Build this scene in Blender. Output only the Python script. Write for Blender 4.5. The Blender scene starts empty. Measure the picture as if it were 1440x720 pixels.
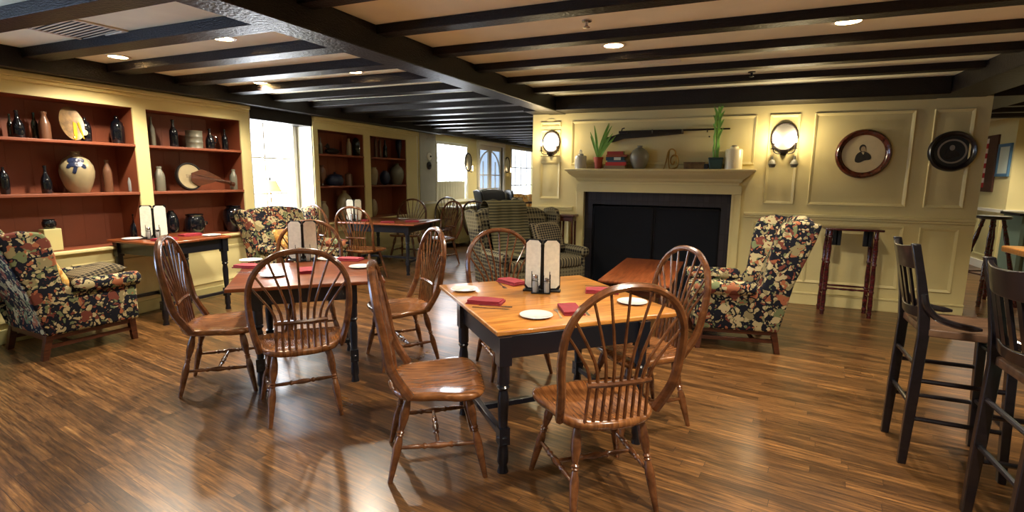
import bpy, bmesh, math, random
from mathutils import Vector, Matrix
random.seed(7)
PI = math.pi
R = math.radians
scene = bpy.context.scene
col = scene.collection

# ------------------------------------------------------------------ camera
CAMH = 1.5
_yaw, _pit, _rol = R(-22.648), R(8.747), R(.5685)
_f = Vector((math.sin(_yaw)*math.cos(_pit), math.cos(_yaw)*math.cos(_pit), -math.sin(_pit)))
_r = Vector((math.cos(_yaw), -math.sin(_yaw), 0)); _u = _r.cross(_f)
_r2 = _r*math.cos(_rol)+_u*math.sin(_rol); _u2 = _u*math.cos(_rol)-_r*math.sin(_rol)
def ray(x, y): return _r2*((x-720)/720.)+_u2*(-(y-360)/720.)+_f
def atX(x, y, X): d = ray(x, y); return Vector((0, 0, CAMH))+d*(X/d.x)
def atY(x, y, Y): d = ray(x, y); return Vector((0, 0, CAMH))+d*(Y/d.y)
def atZ(x, y, Z): d = ray(x, y); return Vector((0, 0, CAMH))+d*((Z-CAMH)/d.z)
cam = bpy.data.cameras.new('camera'); co = bpy.data.objects.new('camera', cam); col.objects.link(co)
cam.sensor_width = 36; cam.lens = 18; cam.clip_start = .05
M = Matrix(((_r2.x, _u2.x, -_f.x, 0), (_r2.y, _u2.y, -_f.y, 0), (_r2.z, _u2.z, -_f.z, CAMH), (0, 0, 0, 1)))
co.matrix_world = M
scene.camera = co
scene.view_settings.view_transform = 'Standard'
scene.view_settings.look = 'None'
scene.view_settings.exposure = 0.13
scene.view_settings.gamma = 1.0
scene.view_settings.use_curve_mapping = False
scene.cycles.use_denoising = True
scene.cycles.max_bounces = 8
scene.cycles.sample_clamp_indirect = 6

# ------------------------------------------------------------------ materials
def srgb(r, g, b):
    f = lambda c: (c/255/12.92) if c/255 <= .04045 else ((c/255+.055)/1.055)**2.4
    return (f(r), f(g), f(b), 1)
def N(nt, t, **kw):
    n = nt.nodes.new(t)
    for k, v in kw.items():
        if hasattr(n, k): setattr(n, k, v)
    return n
def mat(name, c, rough=.5, metal=0., spec=.5, coat=0., noise=0., nscale=8., bump=0., bscale=60., trans=0., stretch=None, c2=None, emit=None, es=0.):
    m = bpy.data.materials.new(name); m.use_nodes = True
    nt = m.node_tree; b = nt.nodes['Principled BSDF']
    b.inputs['Base Color'].default_value = c
    b.inputs['Roughness'].default_value = rough
    b.inputs['Metallic'].default_value = metal
    b.inputs['Specular IOR Level'].default_value = spec
    b.inputs['Coat Weight'].default_value = coat
    b.inputs['Coat Roughness'].default_value = .12
    b.inputs['Transmission Weight'].default_value = trans
    if emit:
        b.inputs['Emission Color'].default_value = emit
        b.inputs['Emission Strength'].default_value = es
    if noise or bump:
        tc = N(nt, 'ShaderNodeTexCoord'); mp = N(nt, 'ShaderNodeMapping')
        nt.links.new(tc.outputs['Object'], mp.inputs['Vector'])
        if stretch: mp.inputs['Scale'].default_value = stretch
    if noise:
        nz = N(nt, 'ShaderNodeTexNoise'); nz.inputs['Scale'].default_value = nscale; nz.inputs['Detail'].default_value = 6
        nt.links.new(mp.outputs['Vector'], nz.inputs['Vector'])
        rp = N(nt, 'ShaderNodeValToRGB')
        d = c2 if c2 else tuple(x*(1-noise) for x in c[:3])+(1,)
        rp.color_ramp.elements[0].color = d; rp.color_ramp.elements[0].position = .32
        rp.color_ramp.elements[1].color = c; rp.color_ramp.elements[1].position = .66
        nt.links.new(nz.outputs['Fac'], rp.inputs['Fac']); nt.links.new(rp.outputs['Color'], b.inputs['Base Color'])
    if bump:
        n2 = N(nt, 'ShaderNodeTexNoise'); n2.inputs['Scale'].default_value = bscale; n2.inputs['Detail'].default_value = 4
        nt.links.new(mp.outputs['Vector'], n2.inputs['Vector'])
        bp = N(nt, 'ShaderNodeBump'); bp.inputs['Strength'].default_value = bump; bp.inputs['Distance'].default_value = .01
        nt.links.new(n2.outputs['Fac'], bp.inputs['Height']); nt.links.new(bp.outputs['Normal'], b.inputs['Normal'])
    return m
def floor_mat():
    m = bpy.data.materials.new('oak_floor'); m.use_nodes = True
    nt = m.node_tree; b = nt.nodes['Principled BSDF']; L = nt.links.new
    tc = N(nt, 'ShaderNodeTexCoord'); mp = N(nt, 'ShaderNodeMapping')
    d = ray(-449, 225); ang = math.atan2(d.y, d.x)
    mp.inputs['Rotation'].default_value = (0, 0, -ang)
    L(tc.outputs['Object'], mp.inputs['Vector'])
    br = N(nt, 'ShaderNodeTexBrick', offset=0., squash=1.)
    br.inputs['Scale'].default_value = 1.; br.inputs['Brick Width'].default_value = .95; br.inputs['Row Height'].default_value = .062
    br.inputs['Mortar Size'].default_value = .0012; br.inputs['Mortar Smooth'].default_value = .1
    br.inputs['Color1'].default_value = (0, 0, 0, 1); br.inputs['Color2'].default_value = (1, 1, 1, 1); br.inputs['Mortar'].default_value = (.5, .5, .5, 1)
    br.inputs['Bias'].default_value = 0.
    sy = N(nt, 'ShaderNodeSeparateXYZ'); L(mp.outputs['Vector'], sy.inputs[0])
    dv = N(nt, 'ShaderNodeMath', operation='DIVIDE'); dv.inputs[1].default_value = .062; L(sy.outputs['Y'], dv.inputs[0])
    fl_ = N(nt, 'ShaderNodeMath', operation='FLOOR'); L(dv.outputs[0], fl_.inputs[0])
    wn_ = N(nt, 'ShaderNodeTexWhiteNoise', noise_dimensions='1D'); L(fl_.outputs[0], wn_.inputs['W'])
    ml = N(nt, 'ShaderNodeMath', operation='MULTIPLY_ADD'); ml.inputs[1].default_value = 3.3; L(wn_.outputs['Value'], ml.inputs[0]); L(sy.outputs['X'], ml.inputs[2])
    cb = N(nt, 'ShaderNodeCombineXYZ'); L(ml.outputs[0], cb.inputs['X']); L(sy.outputs['Y'], cb.inputs['Y'])
    L(cb.outputs[0], br.inputs['Vector'])
    # second, coarser plank randomiser
    w = N(nt, 'ShaderNodeTexNoise'); w.inputs['Scale'].default_value = 1.; w.inputs['Detail'].default_value = 9; w.inputs['Roughness'].default_value = .65
    m2 = N(nt, 'ShaderNodeMapping'); m2.inputs['Scale'].default_value = (4.5, 62, 1)
    L(mp.outputs['Vector'], m2.inputs['Vector'])
    add = N(nt, 'ShaderNodeVectorMath', operation='ADD'); sc = N(nt, 'ShaderNodeVectorMath', operation='SCALE'); sc.inputs['Scale'].default_value = 23.
    L(br.outputs['Color'], sc.inputs[0]); L(m2.outputs['Vector'], add.inputs[0]); L(sc.outputs[0], add.inputs[1]); L(add.outputs[0], w.inputs['Vector'])
    rp = N(nt, 'ShaderNodeValToRGB'); e = rp.color_ramp.elements
    e[0].position = .28; e[0].color = srgb(52, 33, 19); e[1].position = .76; e[1].color = srgb(182, 136, 80)
    x = e.new(.45); x.color = srgb(94, 64, 36); x = e.new(.6); x.color = srgb(134, 94, 53)
    L(w.outputs['Fac'], rp.inputs['Fac'])
    rb = N(nt, 'ShaderNodeValToRGB'); rb.color_ramp.elements[0].color = (.46, .43, .40, 1); rb.color_ramp.elements[1].color = (1.2, 1.16, 1.08, 1)
    L(br.outputs['Color'], rb.inputs['Fac'])
    mx = N(nt, 'ShaderNodeMix', data_type='RGBA', blend_type='MULTIPLY'); mx.inputs[0].default_value = 1.
    L(rp.outputs['Color'], mx.inputs[6]); L(rb.outputs['Color'], mx.inputs[7])
    m3 = N(nt, 'ShaderNodeMix', data_type='RGBA', blend_type='MIX'); m3.inputs[7].default_value = (.02, .01, .006, 1)
    L(br.outputs['Fac'], m3.inputs[0]); L(mx.outputs[2], m3.inputs[6]); L(m3.outputs[2], b.inputs['Base Color'])
    # wear: slowly varying roughness
    wn = N(nt, 'ShaderNodeTexNoise'); wn.inputs['Scale'].default_value = 1.6; L(tc.outputs['Object'], wn.inputs['Vector'])
    mr = N(nt, 'ShaderNodeMapRange'); mr.inputs['To Min'].default_value = .2; mr.inputs['To Max'].default_value = .42
    L(wn.outputs['Fac'], mr.inputs['Value']); L(mr.outputs['Result'], b.inputs['Roughness'])
    bp = N(nt, 'ShaderNodeBump'); bp.inputs['Strength'].default_value = .12; bp.inputs['Distance'].default_value = .004
    L(w.outputs['Fac'], bp.inputs['Height']); L(bp.outputs['Normal'], b.inputs['Normal'])
    b.inputs['Coat Weight'].default_value = .15; b.inputs['Coat Roughness'].default_value = .18
    return m
def wood(name, dark, light, rough=.3, coat=.3, stretch=(3, 3, 30), scale=2.5):
    m = bpy.data.materials.new(name); m.use_nodes = True
    nt = m.node_tree; b = nt.nodes['Principled BSDF']; L = nt.links.new
    tc = N(nt, 'ShaderNodeTexCoord'); mp = N(nt, 'ShaderNodeMapping'); mp.inputs['Scale'].default_value = stretch
    L(tc.outputs['Object'], mp.inputs['Vector'])
    w = N(nt, 'ShaderNodeTexNoise'); w.inputs['Scale'].default_value = scale; w.inputs['Detail'].default_value = 7; w.inputs['Distortion'].default_value = .6
    L(mp.outputs['Vector'], w.inputs['Vector'])
    rp = N(nt, 'ShaderNodeValToRGB'); e = rp.color_ramp.elements
    e[0].position = .33; e[0].color = dark; e[1].position = .68; e[1].color = light
    L(w.outputs['Fac'], rp.inputs['Fac']); L(rp.outputs['Color'], b.inputs['Base Color'])
    b.inputs['Roughness'].default_value = rough; b.inputs['Coat Weight'].default_value = coat; b.inputs['Coat Roughness'].default_value = .12
    return m
def plank_top(name, dark, light, width=.14, rough=.28):
    m = wood(name, dark, light, rough, .4, (2.2, 26, 8), 2.2)
    nt = m.node_tree; L = nt.links.new; b = nt.nodes['Principled BSDF']
    tc = [n for n in nt.nodes if n.type == 'TEX_COORD'][0]; rp = [n for n in nt.nodes if n.type == 'VALTORGB'][0]
    br = N(nt, 'ShaderNodeTexBrick', offset=0.); br.inputs['Scale'].default_value = 1.; br.inputs['Brick Width'].default_value = 9.; br.inputs['Row Height'].default_value = width
    br.inputs['Mortar Size'].default_value = .0012
    br.inputs['Color1'].default_value = (.72, .70, .68, 1); br.inputs['Color2'].default_value = (1.1, 1.06, 1, 1); br.inputs['Mortar'].default_value = (.3, .25, .2, 1)
    L(tc.outputs['Object'], br.inputs['Vector'])
    mx = N(nt, 'ShaderNodeMix', data_type='RGBA', blend_type='MULTIPLY'); mx.inputs[0].default_value = 1.
    L(rp.outputs['Color'], mx.inputs[6]); L(br.outputs['Color'], mx.inputs[7]); L(mx.outputs[2], b.inputs['Base Color'])
    return m
def floral(name, bg, cols, big=7.5, small=17., rough=.85):
    m = bpy.data.materials.new(name); m.use_nodes = True
    nt = m.node_tree; b = nt.nodes['Principled BSDF']; L = nt.links.new
    tc = N(nt, 'ShaderNodeTexCoord')
    dn = N(nt, 'ShaderNodeTexNoise'); dn.inputs['Scale'].default_value = 14.; L(tc.outputs['Object'], dn.inputs['Vector'])
    sc = N(nt, 'ShaderNodeVectorMath', operation='SCALE'); sc.inputs['Scale'].default_value = .11; L(dn.outputs['Color'], sc.inputs[0])
    ad = N(nt, 'ShaderNodeVectorMath', operation='ADD'); L(tc.outputs['Object'], ad.inputs[0]); L(sc.outputs[0], ad.inputs[1])
    prev = None
    base = N(nt, 'ShaderNodeRGB'); base.outputs[0].default_value = bg; prev = base.outputs[0]
    for scale, thr, off in ((small, .40, 3), (small*1.35, .36, 9), (big, .47, 0), (big*2.6, .26, 6)):
        v = N(nt, 'ShaderNodeTexVoronoi'); v.inputs['Scale'].default_value = scale
        o = N(nt, 'ShaderNodeVectorMath', operation='ADD'); o.inputs[1].default_value = (off, off*1.7, off*.6); L(ad.outputs[0], o.inputs[0]); L(o.outputs[0], v.inputs['Vector'])
        cr = N(nt, 'ShaderNodeValToRGB'); cr.color_ramp.interpolation = 'CONSTANT'
        el = cr.color_ramp.elements; n = len(cols)
        order = cols[off % n:]+cols[:off % n]
        el[0].position = 0; el[0].color = order[0]; el[1].position = 1./n; el[1].color = order[1]
        for k in range(2, n): q = el.new(k/float(n)); q.color = order[k]
        sp = N(nt, 'ShaderNodeSeparateColor'); L(v.outputs['Color'], sp.inputs[0]); L(sp.outputs[0], cr.inputs['Fac'])
        # petals: modulate the threshold by the fine noise
        lt = N(nt, 'ShaderNodeMath', operation='LESS_THAN'); lt.inputs[1].default_value = thr; L(v.outputs['Distance'], lt.inputs[0])
        pick = N(nt, 'ShaderNodeMath', operation='GREATER_THAN'); pick.inputs[1].default_value = .35 if scale < small else .12; L(sp.outputs[1], pick.inputs[0])
        mu = N(nt, 'ShaderNodeMath', operation='MULTIPLY'); L(lt.outputs[0], mu.inputs[0]); L(pick.outputs[0], mu.inputs[1])
        mx = N(nt, 'ShaderNodeMix', data_type='RGBA'); L(mu.outputs[0], mx.inputs[0]); L(prev, mx.inputs[6]); L(cr.outputs['Color'], mx.inputs[7]); prev = mx.outputs[2]
        if scale == big:   # darker ring inside the big flowers
            l2 = N(nt, 'ShaderNodeMath', operation='LESS_THAN'); l2.inputs[1].default_value = .14; L(v.outputs['Distance'], l2.inputs[0])
            mm = N(nt, 'ShaderNodeMath', operation='MULTIPLY'); L(l2.outputs[0], mm.inputs[0]); L(pick.outputs[0], mm.inputs[1])
            mz = N(nt, 'ShaderNodeMix', data_type='RGBA'); mz.inputs[7].default_value = cols[-1]; L(mm.outputs[0], mz.inputs[0]); L(prev, mz.inputs[6]); prev = mz.outputs[2]
    L(prev, b.inputs['Base Color']); b.inputs['Roughness'].default_value = rough; b.inputs['Specular IOR Level'].default_value = .2
    return m
def checks(name, bg, line, period=.035, duty=.38, axes='xyz', rough=.9):
    m = bpy.data.materials.new(name); m.use_nodes = True
    nt = m.node_tree; b = nt.nodes['Principled BSDF']; L = nt.links.new
    tc = N(nt, 'ShaderNodeTexCoord'); sp = N(nt, 'ShaderNodeSeparateXYZ'); L(tc.outputs['Object'], sp.inputs[0])
    prev = None
    for k, a in enumerate('xyz'):
        if a not in axes: continue
        d = N(nt, 'ShaderNodeMath', operation='DIVIDE'); d.inputs[1].default_value = period; L(sp.outputs[k], d.inputs[0])
        a0 = N(nt, 'ShaderNodeMath', operation='ADD'); a0.inputs[1].default_value = 100.31; L(d.outputs[0], a0.inputs[0])
        f = N(nt, 'ShaderNodeMath', operation='FRACT'); L(a0.outputs[0], f.inputs[0])
        l = N(nt, 'ShaderNodeMath', operation='LESS_THAN'); l.inputs[1].default_value = duty; L(f.outputs[0], l.inputs[0])
        if prev is None: prev = l.outputs[0]
        else:
            s = N(nt, 'ShaderNodeMath', operation='ADD'); L(prev, s.inputs[0]); L(l.outputs[0], s.inputs[1]); prev = s.outputs[0]
    dv = N(nt, 'ShaderNodeMath', operation='DIVIDE'); dv.inputs[1].default_value = float(max(1, len(axes)-1)); dv.use_clamp = True; L(prev, dv.inputs[0])
    mx = N(nt, 'ShaderNodeMix', data_type='RGBA'); mx.inputs[6].default_value = bg; mx.inputs[7].default_value = line
    L(dv.outputs[0], mx.inputs[0]); L(mx.outputs[2], b.inputs['Base Color']); b.inputs['Roughness'].default_value = rough
    b.inputs['Specular IOR Level'].default_value = .15
    return m
def brick(name):
    m = bpy.data.materials.new(name); m.use_nodes = True
    nt = m.node_tree; b = nt.nodes['Principled BSDF']; L = nt.links.new
    tc = N(nt, 'ShaderNodeTexCoord'); mp = N(nt, 'ShaderNodeMapping'); mp.inputs['Rotation'].default_value = (R(90), 0, 0)
    L(tc.outputs['Object'], mp.inputs['Vector'])
    br = N(nt, 'ShaderNodeTexBrick'); br.inputs['Scale'].default_value = 1; br.inputs['Brick Width'].default_value = .07; br.inputs['Row Height'].default_value = .2
    br.inputs['Mortar Size'].default_value = .004; br.offset = 0
    br.inputs['Color1'].default_value = srgb(22, 22, 30); br.inputs['Color2'].default_value = srgb(40, 34, 40); br.inputs['Mortar'].default_value = srgb(14, 14, 18)
    L(mp.outputs['Vector'], br.inputs['Vector']); L(br.outputs['Color'], b.inputs['Base Color']); b.inputs['Roughness'].default_value = .45
    return m

M_ = {}
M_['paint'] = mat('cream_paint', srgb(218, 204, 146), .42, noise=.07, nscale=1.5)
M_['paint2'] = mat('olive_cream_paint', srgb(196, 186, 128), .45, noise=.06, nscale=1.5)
M_['white'] = mat('white_paint', srgb(226, 222, 205), .4)
M_['grey_wall'] = mat('grey_plaster', srgb(176, 172, 158), .7, noise=.06)
M_['plaster'] = mat('ceiling_plaster', srgb(240, 242, 216), .75, noise=.10, nscale=3, bump=.1, bscale=25)
M_['beam'] = mat('dark_beam', srgb(22, 15, 15), .42, spec=.35, noise=.5, nscale=3, stretch=(3, 3, 12), bump=.7, bscale=14)
M_['terra'] = mat('terracotta_paint', srgb(132, 70, 44), .5, noise=.12, nscale=3)
M_['floor'] = floor_mat()
M_['chair'] = wood('chair_oak', srgb(80, 45, 25), srgb(126, 78, 44), .26, .45, (5, 5, 5), 3.5)
M_['seat'] = wood('chair_seat_oak', srgb(100, 58, 30), srgb(158, 102, 56), .24, .5, (3, 28, 3), 2.2)
M_['darkchair'] = wood('dark_chair_oak', srgb(46, 24, 14), srgb(78, 42, 24), .3, .4, (5, 5, 5), 3.5)
M_['top'] = plank_top('table_top_oak', srgb(172, 106, 44), srgb(222, 158, 78))
M_['redtop'] = plank_top('table_top_cherry', srgb(110, 52, 26), srgb(160, 88, 46))
M_['navy'] = mat('blackened_navy_paint', srgb(17, 20, 30), .32, coat=.25)
M_['black'] = mat('black_paint', srgb(12, 12, 14), .35)
M_['blackmetal'] = mat('black_wire', srgb(22, 22, 24), .35, metal=.6)
M_['ebony'] = wood('ebony_stained_wood', srgb(13, 10, 14), srgb(24, 18, 23), .3, .4, (4, 4, 20), 3)
M_['cherry'] = wood('dark_cherry_wood', srgb(44, 10, 14), srgb(84, 22, 26), .25, .5, (4, 4, 18), 3)
M_['barseat'] = wood('worn_bar_seat', srgb(72, 50, 38), srgb(112, 84, 62), .32, .3, (3, 20, 3), 2)
M_['leg'] = wood('walnut_leg', srgb(56, 26, 14), srgb(92, 46, 24), .35, .3)
fl = [srgb(178, 164, 122), srgb(158, 96, 66), srgb(110, 118, 82), srgb(184, 168, 128), srgb(140, 128, 92), srgb(112, 60, 48)]
M_['floral'] = floral('floral_tapestry', srgb(24, 25, 34), fl, big=9.5, small=19.)
M_['floral2'] = floral('pale_floral_tapestry', srgb(36, 38, 50), [srgb(150, 150, 140), srgb(126, 128, 120), srgb(96, 104, 96), srgb(168, 164, 150), srgb(90, 92, 96)], big=5., small=10.)
M_['gold'] = floral('gold_floral_pillow', srgb(196, 150, 78), [srgb(214, 178, 110), srgb(176, 118, 54), srgb(206, 190, 140), srgb(160, 120, 70)], big=7, small=15)
M_['plaid'] = checks('dark_plaid', srgb(30, 28, 28), srgb(112, 104, 80), .046, .38)
M_['plaidp'] = checks('pillow_plaid', srgb(26, 24, 26), srgb(118, 106, 82), .032, .4)
M_['stripe'] = checks('striped_weave', srgb(52, 50, 38), srgb(96, 90, 64), .036, .5, 'z')
M_['stripey'] = checks('striped_seat_weave', srgb(56, 52, 44), srgb(118, 108, 82), .042, .45, 'y')
M_['brick'] = brick('black_brick')
M_['screen'] = mat('fire_screen', srgb(8, 12, 20), .6, spec=.2, bump=.2, bscale=180)
M_['napkin'] = mat('burgundy_napkin', srgb(150, 38, 50), .85, noise=.2, nscale=20)
M_['china'] = mat('white_china', srgb(232, 230, 226), .15, coat=.4)
M_['steel'] = mat('flatware_steel', srgb(200, 200, 205), .2, metal=1)
M_['card'] = mat('menu_card', srgb(240, 236, 218), .7, noise=.12, nscale=45)
M_['ink'] = mat('printed_ink', srgb(120, 112, 96), .7)
def glass(name, c, rough=.05):
    m = mat(name, c, rough, trans=.9); m.node_tree.nodes['Principled BSDF'].inputs['IOR'].default_value = 1.3; return m
M_['glass'] = glass('clear_glass', (.9, .95, .95, 1))
M_['salt'] = mat('shaker_glass', srgb(190, 192, 190), .12, trans=.35)
M_['bottle'] = mat('dark_bottle_glass', srgb(12, 14, 20), .08, coat=.6)
M_['green'] = mat('olive_bottle_glass', srgb(30, 36, 26), .1, coat=.6)
M_['stone'] = mat('salt_glazed_stoneware', srgb(160, 146, 112), .35, noise=.14, nscale=9, coat=.3)
M_['greystone'] = mat('grey_stoneware', srgb(114, 112, 96), .4, noise=.15, nscale=8)
M_['brownstone'] = mat('brown_stoneware', srgb(112, 76, 54), .35, noise=.3, nscale=5, coat=.3)
M_['cobalt'] = mat('cobalt_glaze', srgb(32, 40, 66), .3)
M_['whitejug'] = mat('cream_glaze', srgb(228, 216, 176), .3, coat=.3)
M_['brass'] = mat('old_brass', srgb(170, 134, 60), .3, metal=.85, noise=.3, nscale=9)
M_['gilt'] = mat('gilt', srgb(232, 190, 60), .25, metal=.7)
M_['iron'] = mat('dark_iron', srgb(42, 36, 34), .45, metal=.6)
M_['plate_brown'] = mat('aged_plate', srgb(128, 100, 62), .4, metal=.3, noise=.65, nscale=16)
M_['leaf'] = mat('leaf_green', srgb(128, 186, 76), .45, noise=.3, nscale=12)
M_['pot'] = mat('red_clay', srgb(158, 62, 34), .6)
M_['teal'] = mat('teal_glaze', srgb(26, 66, 66), .3, coat=.3)
M_['tealpaint'] = mat('teal_counter_paint', srgb(104, 124, 108), .5)
M_['mirror'] = mat('mirror_glass', srgb(240, 240, 236), .3, metal=1)
M_['shade'] = mat('lamp_shade', srgb(238, 222, 176), .8, emit=srgb(255, 226, 160), es=.35)
M_['paper'] = mat('aged_paper', srgb(206, 190, 150), .8, noise=.1, nscale=12)
M_['sepia'] = mat('portrait_ink', srgb(52, 48, 42), .8, noise=.35, nscale=30)
M_['skin'] = mat('portrait_face', srgb(168, 146, 112), .8)
M_['darkpic'] = mat('dark_portrait_ground', srgb(38, 44, 46), .4)
M_['slate'] = mat('grey_mat_ring', srgb(150, 144, 128), .6)
M_['walnut'] = wood('walnut_frame', srgb(52, 18, 12), srgb(98, 42, 26), .22, .6, (6, 6, 6), 3)
M_['bluepic'] = mat('blue_print', srgb(70, 110, 140), .6)
M_['palepic'] = mat('pale_print', srgb(206, 214, 196), .6)
M_['red'] = mat('flag_red', srgb(176, 34, 36), .7)
M_['flagw'] = mat('flag_white', srgb(228, 214, 196), .7)
M_['brownboard'] = wood('brown_board', srgb(60, 32, 22), srgb(86, 48, 32), .5, .1)
M_['lamp'] = mat('lamp_disc', srgb(255, 240, 210), .5, emit=srgb(255, 236, 200), es=14)
M_['bulb'] = mat('bulb_glow', srgb(255, 240, 210), .5, emit=srgb(255, 222, 165), es=22)
M_['day'] = mat('daylit_glazing', (.9, .95, 1, 1), .5, emit=srgb(236, 243, 255), es=17.0)
M_['day2'] = mat('far_daylit_glazing', (.9, .95, 1, 1), .5, emit=srgb(225, 236, 255), es=2.2)
M_['day4'] = mat('side_daylit_glazing', (.9, .95, 1, 1), .5, emit=srgb(185, 212, 255), es=9.5)
M_['day3'] = mat('door_glazing', srgb(140, 160, 190), .3, emit=srgb(165, 190, 222), es=1.1)
M_['curtain'] = mat('sheer_curtain', srgb(196, 188, 160), .9, noise=.15, nscale=30, stretch=(1, 14, .5))

# ------------------------------------------------------------------ mesh helpers
class MB:
    def __init__(s): s.bm = bmesh.new()
    def box(s, c, d, rz=0, M=None, taper=1.):
        T = (M or Matrix()) @ Matrix.Translation(c) @ Matrix.Rotation(rz, 4, 'Z')
        v = []
        for z in (-.5, .5):
            k = taper if z < 0 else 1.
            for x, y in ((-.5, -.5), (.5, -.5), (.5, .5), (-.5, .5)):
                v.append(s.bm.verts.new(T @ Vector((x*d[0]*k, y*d[1]*k, z*d[2]))))
        for f in ((3, 2, 1, 0), (4, 5, 6, 7), (0, 1, 5, 4), (1, 2, 6, 5), (2, 3, 7, 6), (3, 0, 4, 7)):
            s.bm.faces.new([v[i] for i in f])
        return s
    def bb(s, x0, x1, y0, y1, z0, z1): return s.box(((x0+x1)/2, (y0+y1)/2, (z0+z1)/2), (abs(x1-x0), abs(y1-y0), abs(z1-z0)))
    def tube(s, pts, r, n=8, close=False, flat=1.):
        P = [Vector(p) for p in pts]; m = len(P)
        rr = r if isinstance(r, (list, tuple)) else [r]*m
        rings = []; prev = None
        for i, p in enumerate(P):
            if close: t = P[(i+1) % m]-P[i-1]
            else: t = P[min(i+1, m-1)]-P[max(i-1, 0)]
            t.normalize()
            if prev is None:
                a = Vector((0, 0, 1)) if abs(t.z) < .9 else Vector((1, 0, 0))
                u = t.cross(a).normalized()
            else: u = (prev-t*prev.dot(t)).normalized()
            prev = u; w = t.cross(u)
            rings.append([s.bm.verts.new(p+(u*math.cos(2*PI*k/n)*flat+w*math.sin(2*PI*k/n))*rr[i]) for k in range(n)])
        for i in range(m if close else m-1):
            a, b = rings[i], rings[(i+1) % m]
            for k in range(n): s.bm.faces.new((a[k], a[(k+1) % n], b[(k+1) % n], b[k]))
        if not close: s.bm.faces.new(list(reversed(rings[0]))); s.bm.faces.new(rings[-1])
        return s
    def lathe(s, prof, c=(0, 0, 0), n=20, M=None, sx=1., sy=1., cap=True):
        T = Matrix.Translation(c) @ (M or Matrix()); rings = []
        for r, z in prof:
            if r < 1e-5: rings.append([s.bm.verts.new(T @ Vector((0, 0, z)))])
            else: rings.append([s.bm.verts.new(T @ Vector((r*sx*math.cos(2*PI*k/n), r*sy*math.sin(2*PI*k/n), z))) for k in range(n)])
        for a, b in zip(rings[:-1], rings[1:]):
            if len(a) == 1 and len(b) == 1: continue
            for k in range(n):
                k2 = (k+1) % n
                if len(a) == 1: s.bm.faces.new((a[0], b[k2], b[k]))
                elif len(b) == 1: s.bm.faces.new((a[k], a[k2], b[0]))
                else: s.bm.faces.new((a[k], a[k2], b[k2], b[k]))
        if cap and len(rings[0]) > 1: s.bm.faces.new(list(reversed(rings[0])))
        if cap and len(rings[-1]) > 1: s.bm.faces.new(rings[-1])
        return s
    def prism(s, pts, h0, h1, plane='xy', M=None):
        T = M or Matrix()
        def V(a, b, h):
            if plane == 'xy': return Vector((a, b, h))
            if plane == 'xz': return Vector((a, h, b))
            return Vector((h, a, b))
        A = [s.bm.verts.new(T @ V(a, b, h0)) for a, b in pts]; B = [s.bm.verts.new(T @ V(a, b, h1)) for a, b in pts]
        n = len(pts)
        s.bm.faces.new(A); s.bm.faces.new(list(reversed(B)))
        for i in range(n): s.bm.faces.new((A[i], B[i], B[(i+1) % n], A[(i+1) % n]))
        return s
    def build(s, name, m, parent=None, bevel=0., seg=2, sub=0, sharp=38, loc=None, rz=0):
        bm = s.bm; bmesh.ops.recalc_face_normals(bm, faces=bm.faces)
        for f in bm.faces: f.smooth = True
        for e in bm.edges:
            e.smooth = not (len(e.link_faces) != 2 or e.calc_face_angle(0) > R(sharp))
        me = bpy.data.meshes.new(name); bm.to_mesh(me); bm.free()
        me.materials.append(M_[m] if isinstance(m, str) else m)
        o = bpy.data.objects.new(name, me); col.objects.link(o)
        if parent: o.parent = parent
        if loc: o.location = loc
        if rz: o.rotation_euler.z = rz
        if bevel:
            b = o.modifiers.new('bevel', 'BEVEL'); b.width = bevel; b.segments = seg; b.limit_method = 'ANGLE'; b.angle_limit = R(35); b.harden_normals = False
            if seg >= 3 or bevel > .01:
                for e in me.edges: e.use_edge_sharp = False
        if sub:
            q = o.modifiers.new('sub', 'SUBSURF'); q.levels = sub; q.render_levels = sub
        return o
def tag(o, label, cat, group=None):
    o['label'] = label; o['category'] = cat
    if group: o['group'] = group
    return o
def thing(name, label, cat, loc=(0, 0, 0), rz=0., group=None):
    o = bpy.data.objects.new(name, None); o.empty_display_size = .1; col.objects.link(o)
    o.location = loc; o.rotation_euler = (0, 0, rz); return tag(o, label, cat, group)
def struct(o): o['kind'] = 'structure'; return o
def kids(o): return [c for c in bpy.data.objects if c.parent == o]
def dup(root, loc, rz, label, group=None):
    chs = kids(root)
    r = root.copy(); col.objects.link(r); r.location = loc; r.rotation_euler = (0, 0, rz); r['label'] = label
    if group: r['group'] = group
    for ch in chs:
        gs = kids(ch)
        c = ch.copy(); col.objects.link(c); c.parent = r
        for g in gs:
            d = g.copy(); col.objects.link(d); d.parent = c
    return r
def smooth_path(pts, k=4, close=False):
    P = [Vector(p) for p in pts]; n = len(P); out = []
    rng = n if close else n-1
    for i in range(rng):
        if close: p0, p1, p2, p3 = P[i-1], P[i], P[(i+1) % n], P[(i+2) % n]
        else: p0, p1, p2, p3 = P[max(i-1, 0)], P[i], P[i+1], P[min(i+2, n-1)]
        for j in range(k):
            t = j/k
            out.append(.5*((2*p1)+(-p0+p2)*t+(2*p0-5*p1+4*p2-p3)*t*t+(-p0+3*p1-3*p2+p3)*t*t*t))
    if not close: out.append(P[-1])
    return out
def axis_M(a, b):
    a, b = Vector(a), Vector(b); d = b-a
    return Matrix.Translation(a) @ d.to_track_quat('Z', 'Y').to_matrix().to_4x4(), d.length
def turned(mb, a, b, prof, n=12):
    """prof: (t 0..1, radius)"""
    T, L = axis_M(a, b)
    return mb.lathe([(r, t*L) for t, r in prof], M=T, n=n)

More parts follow.
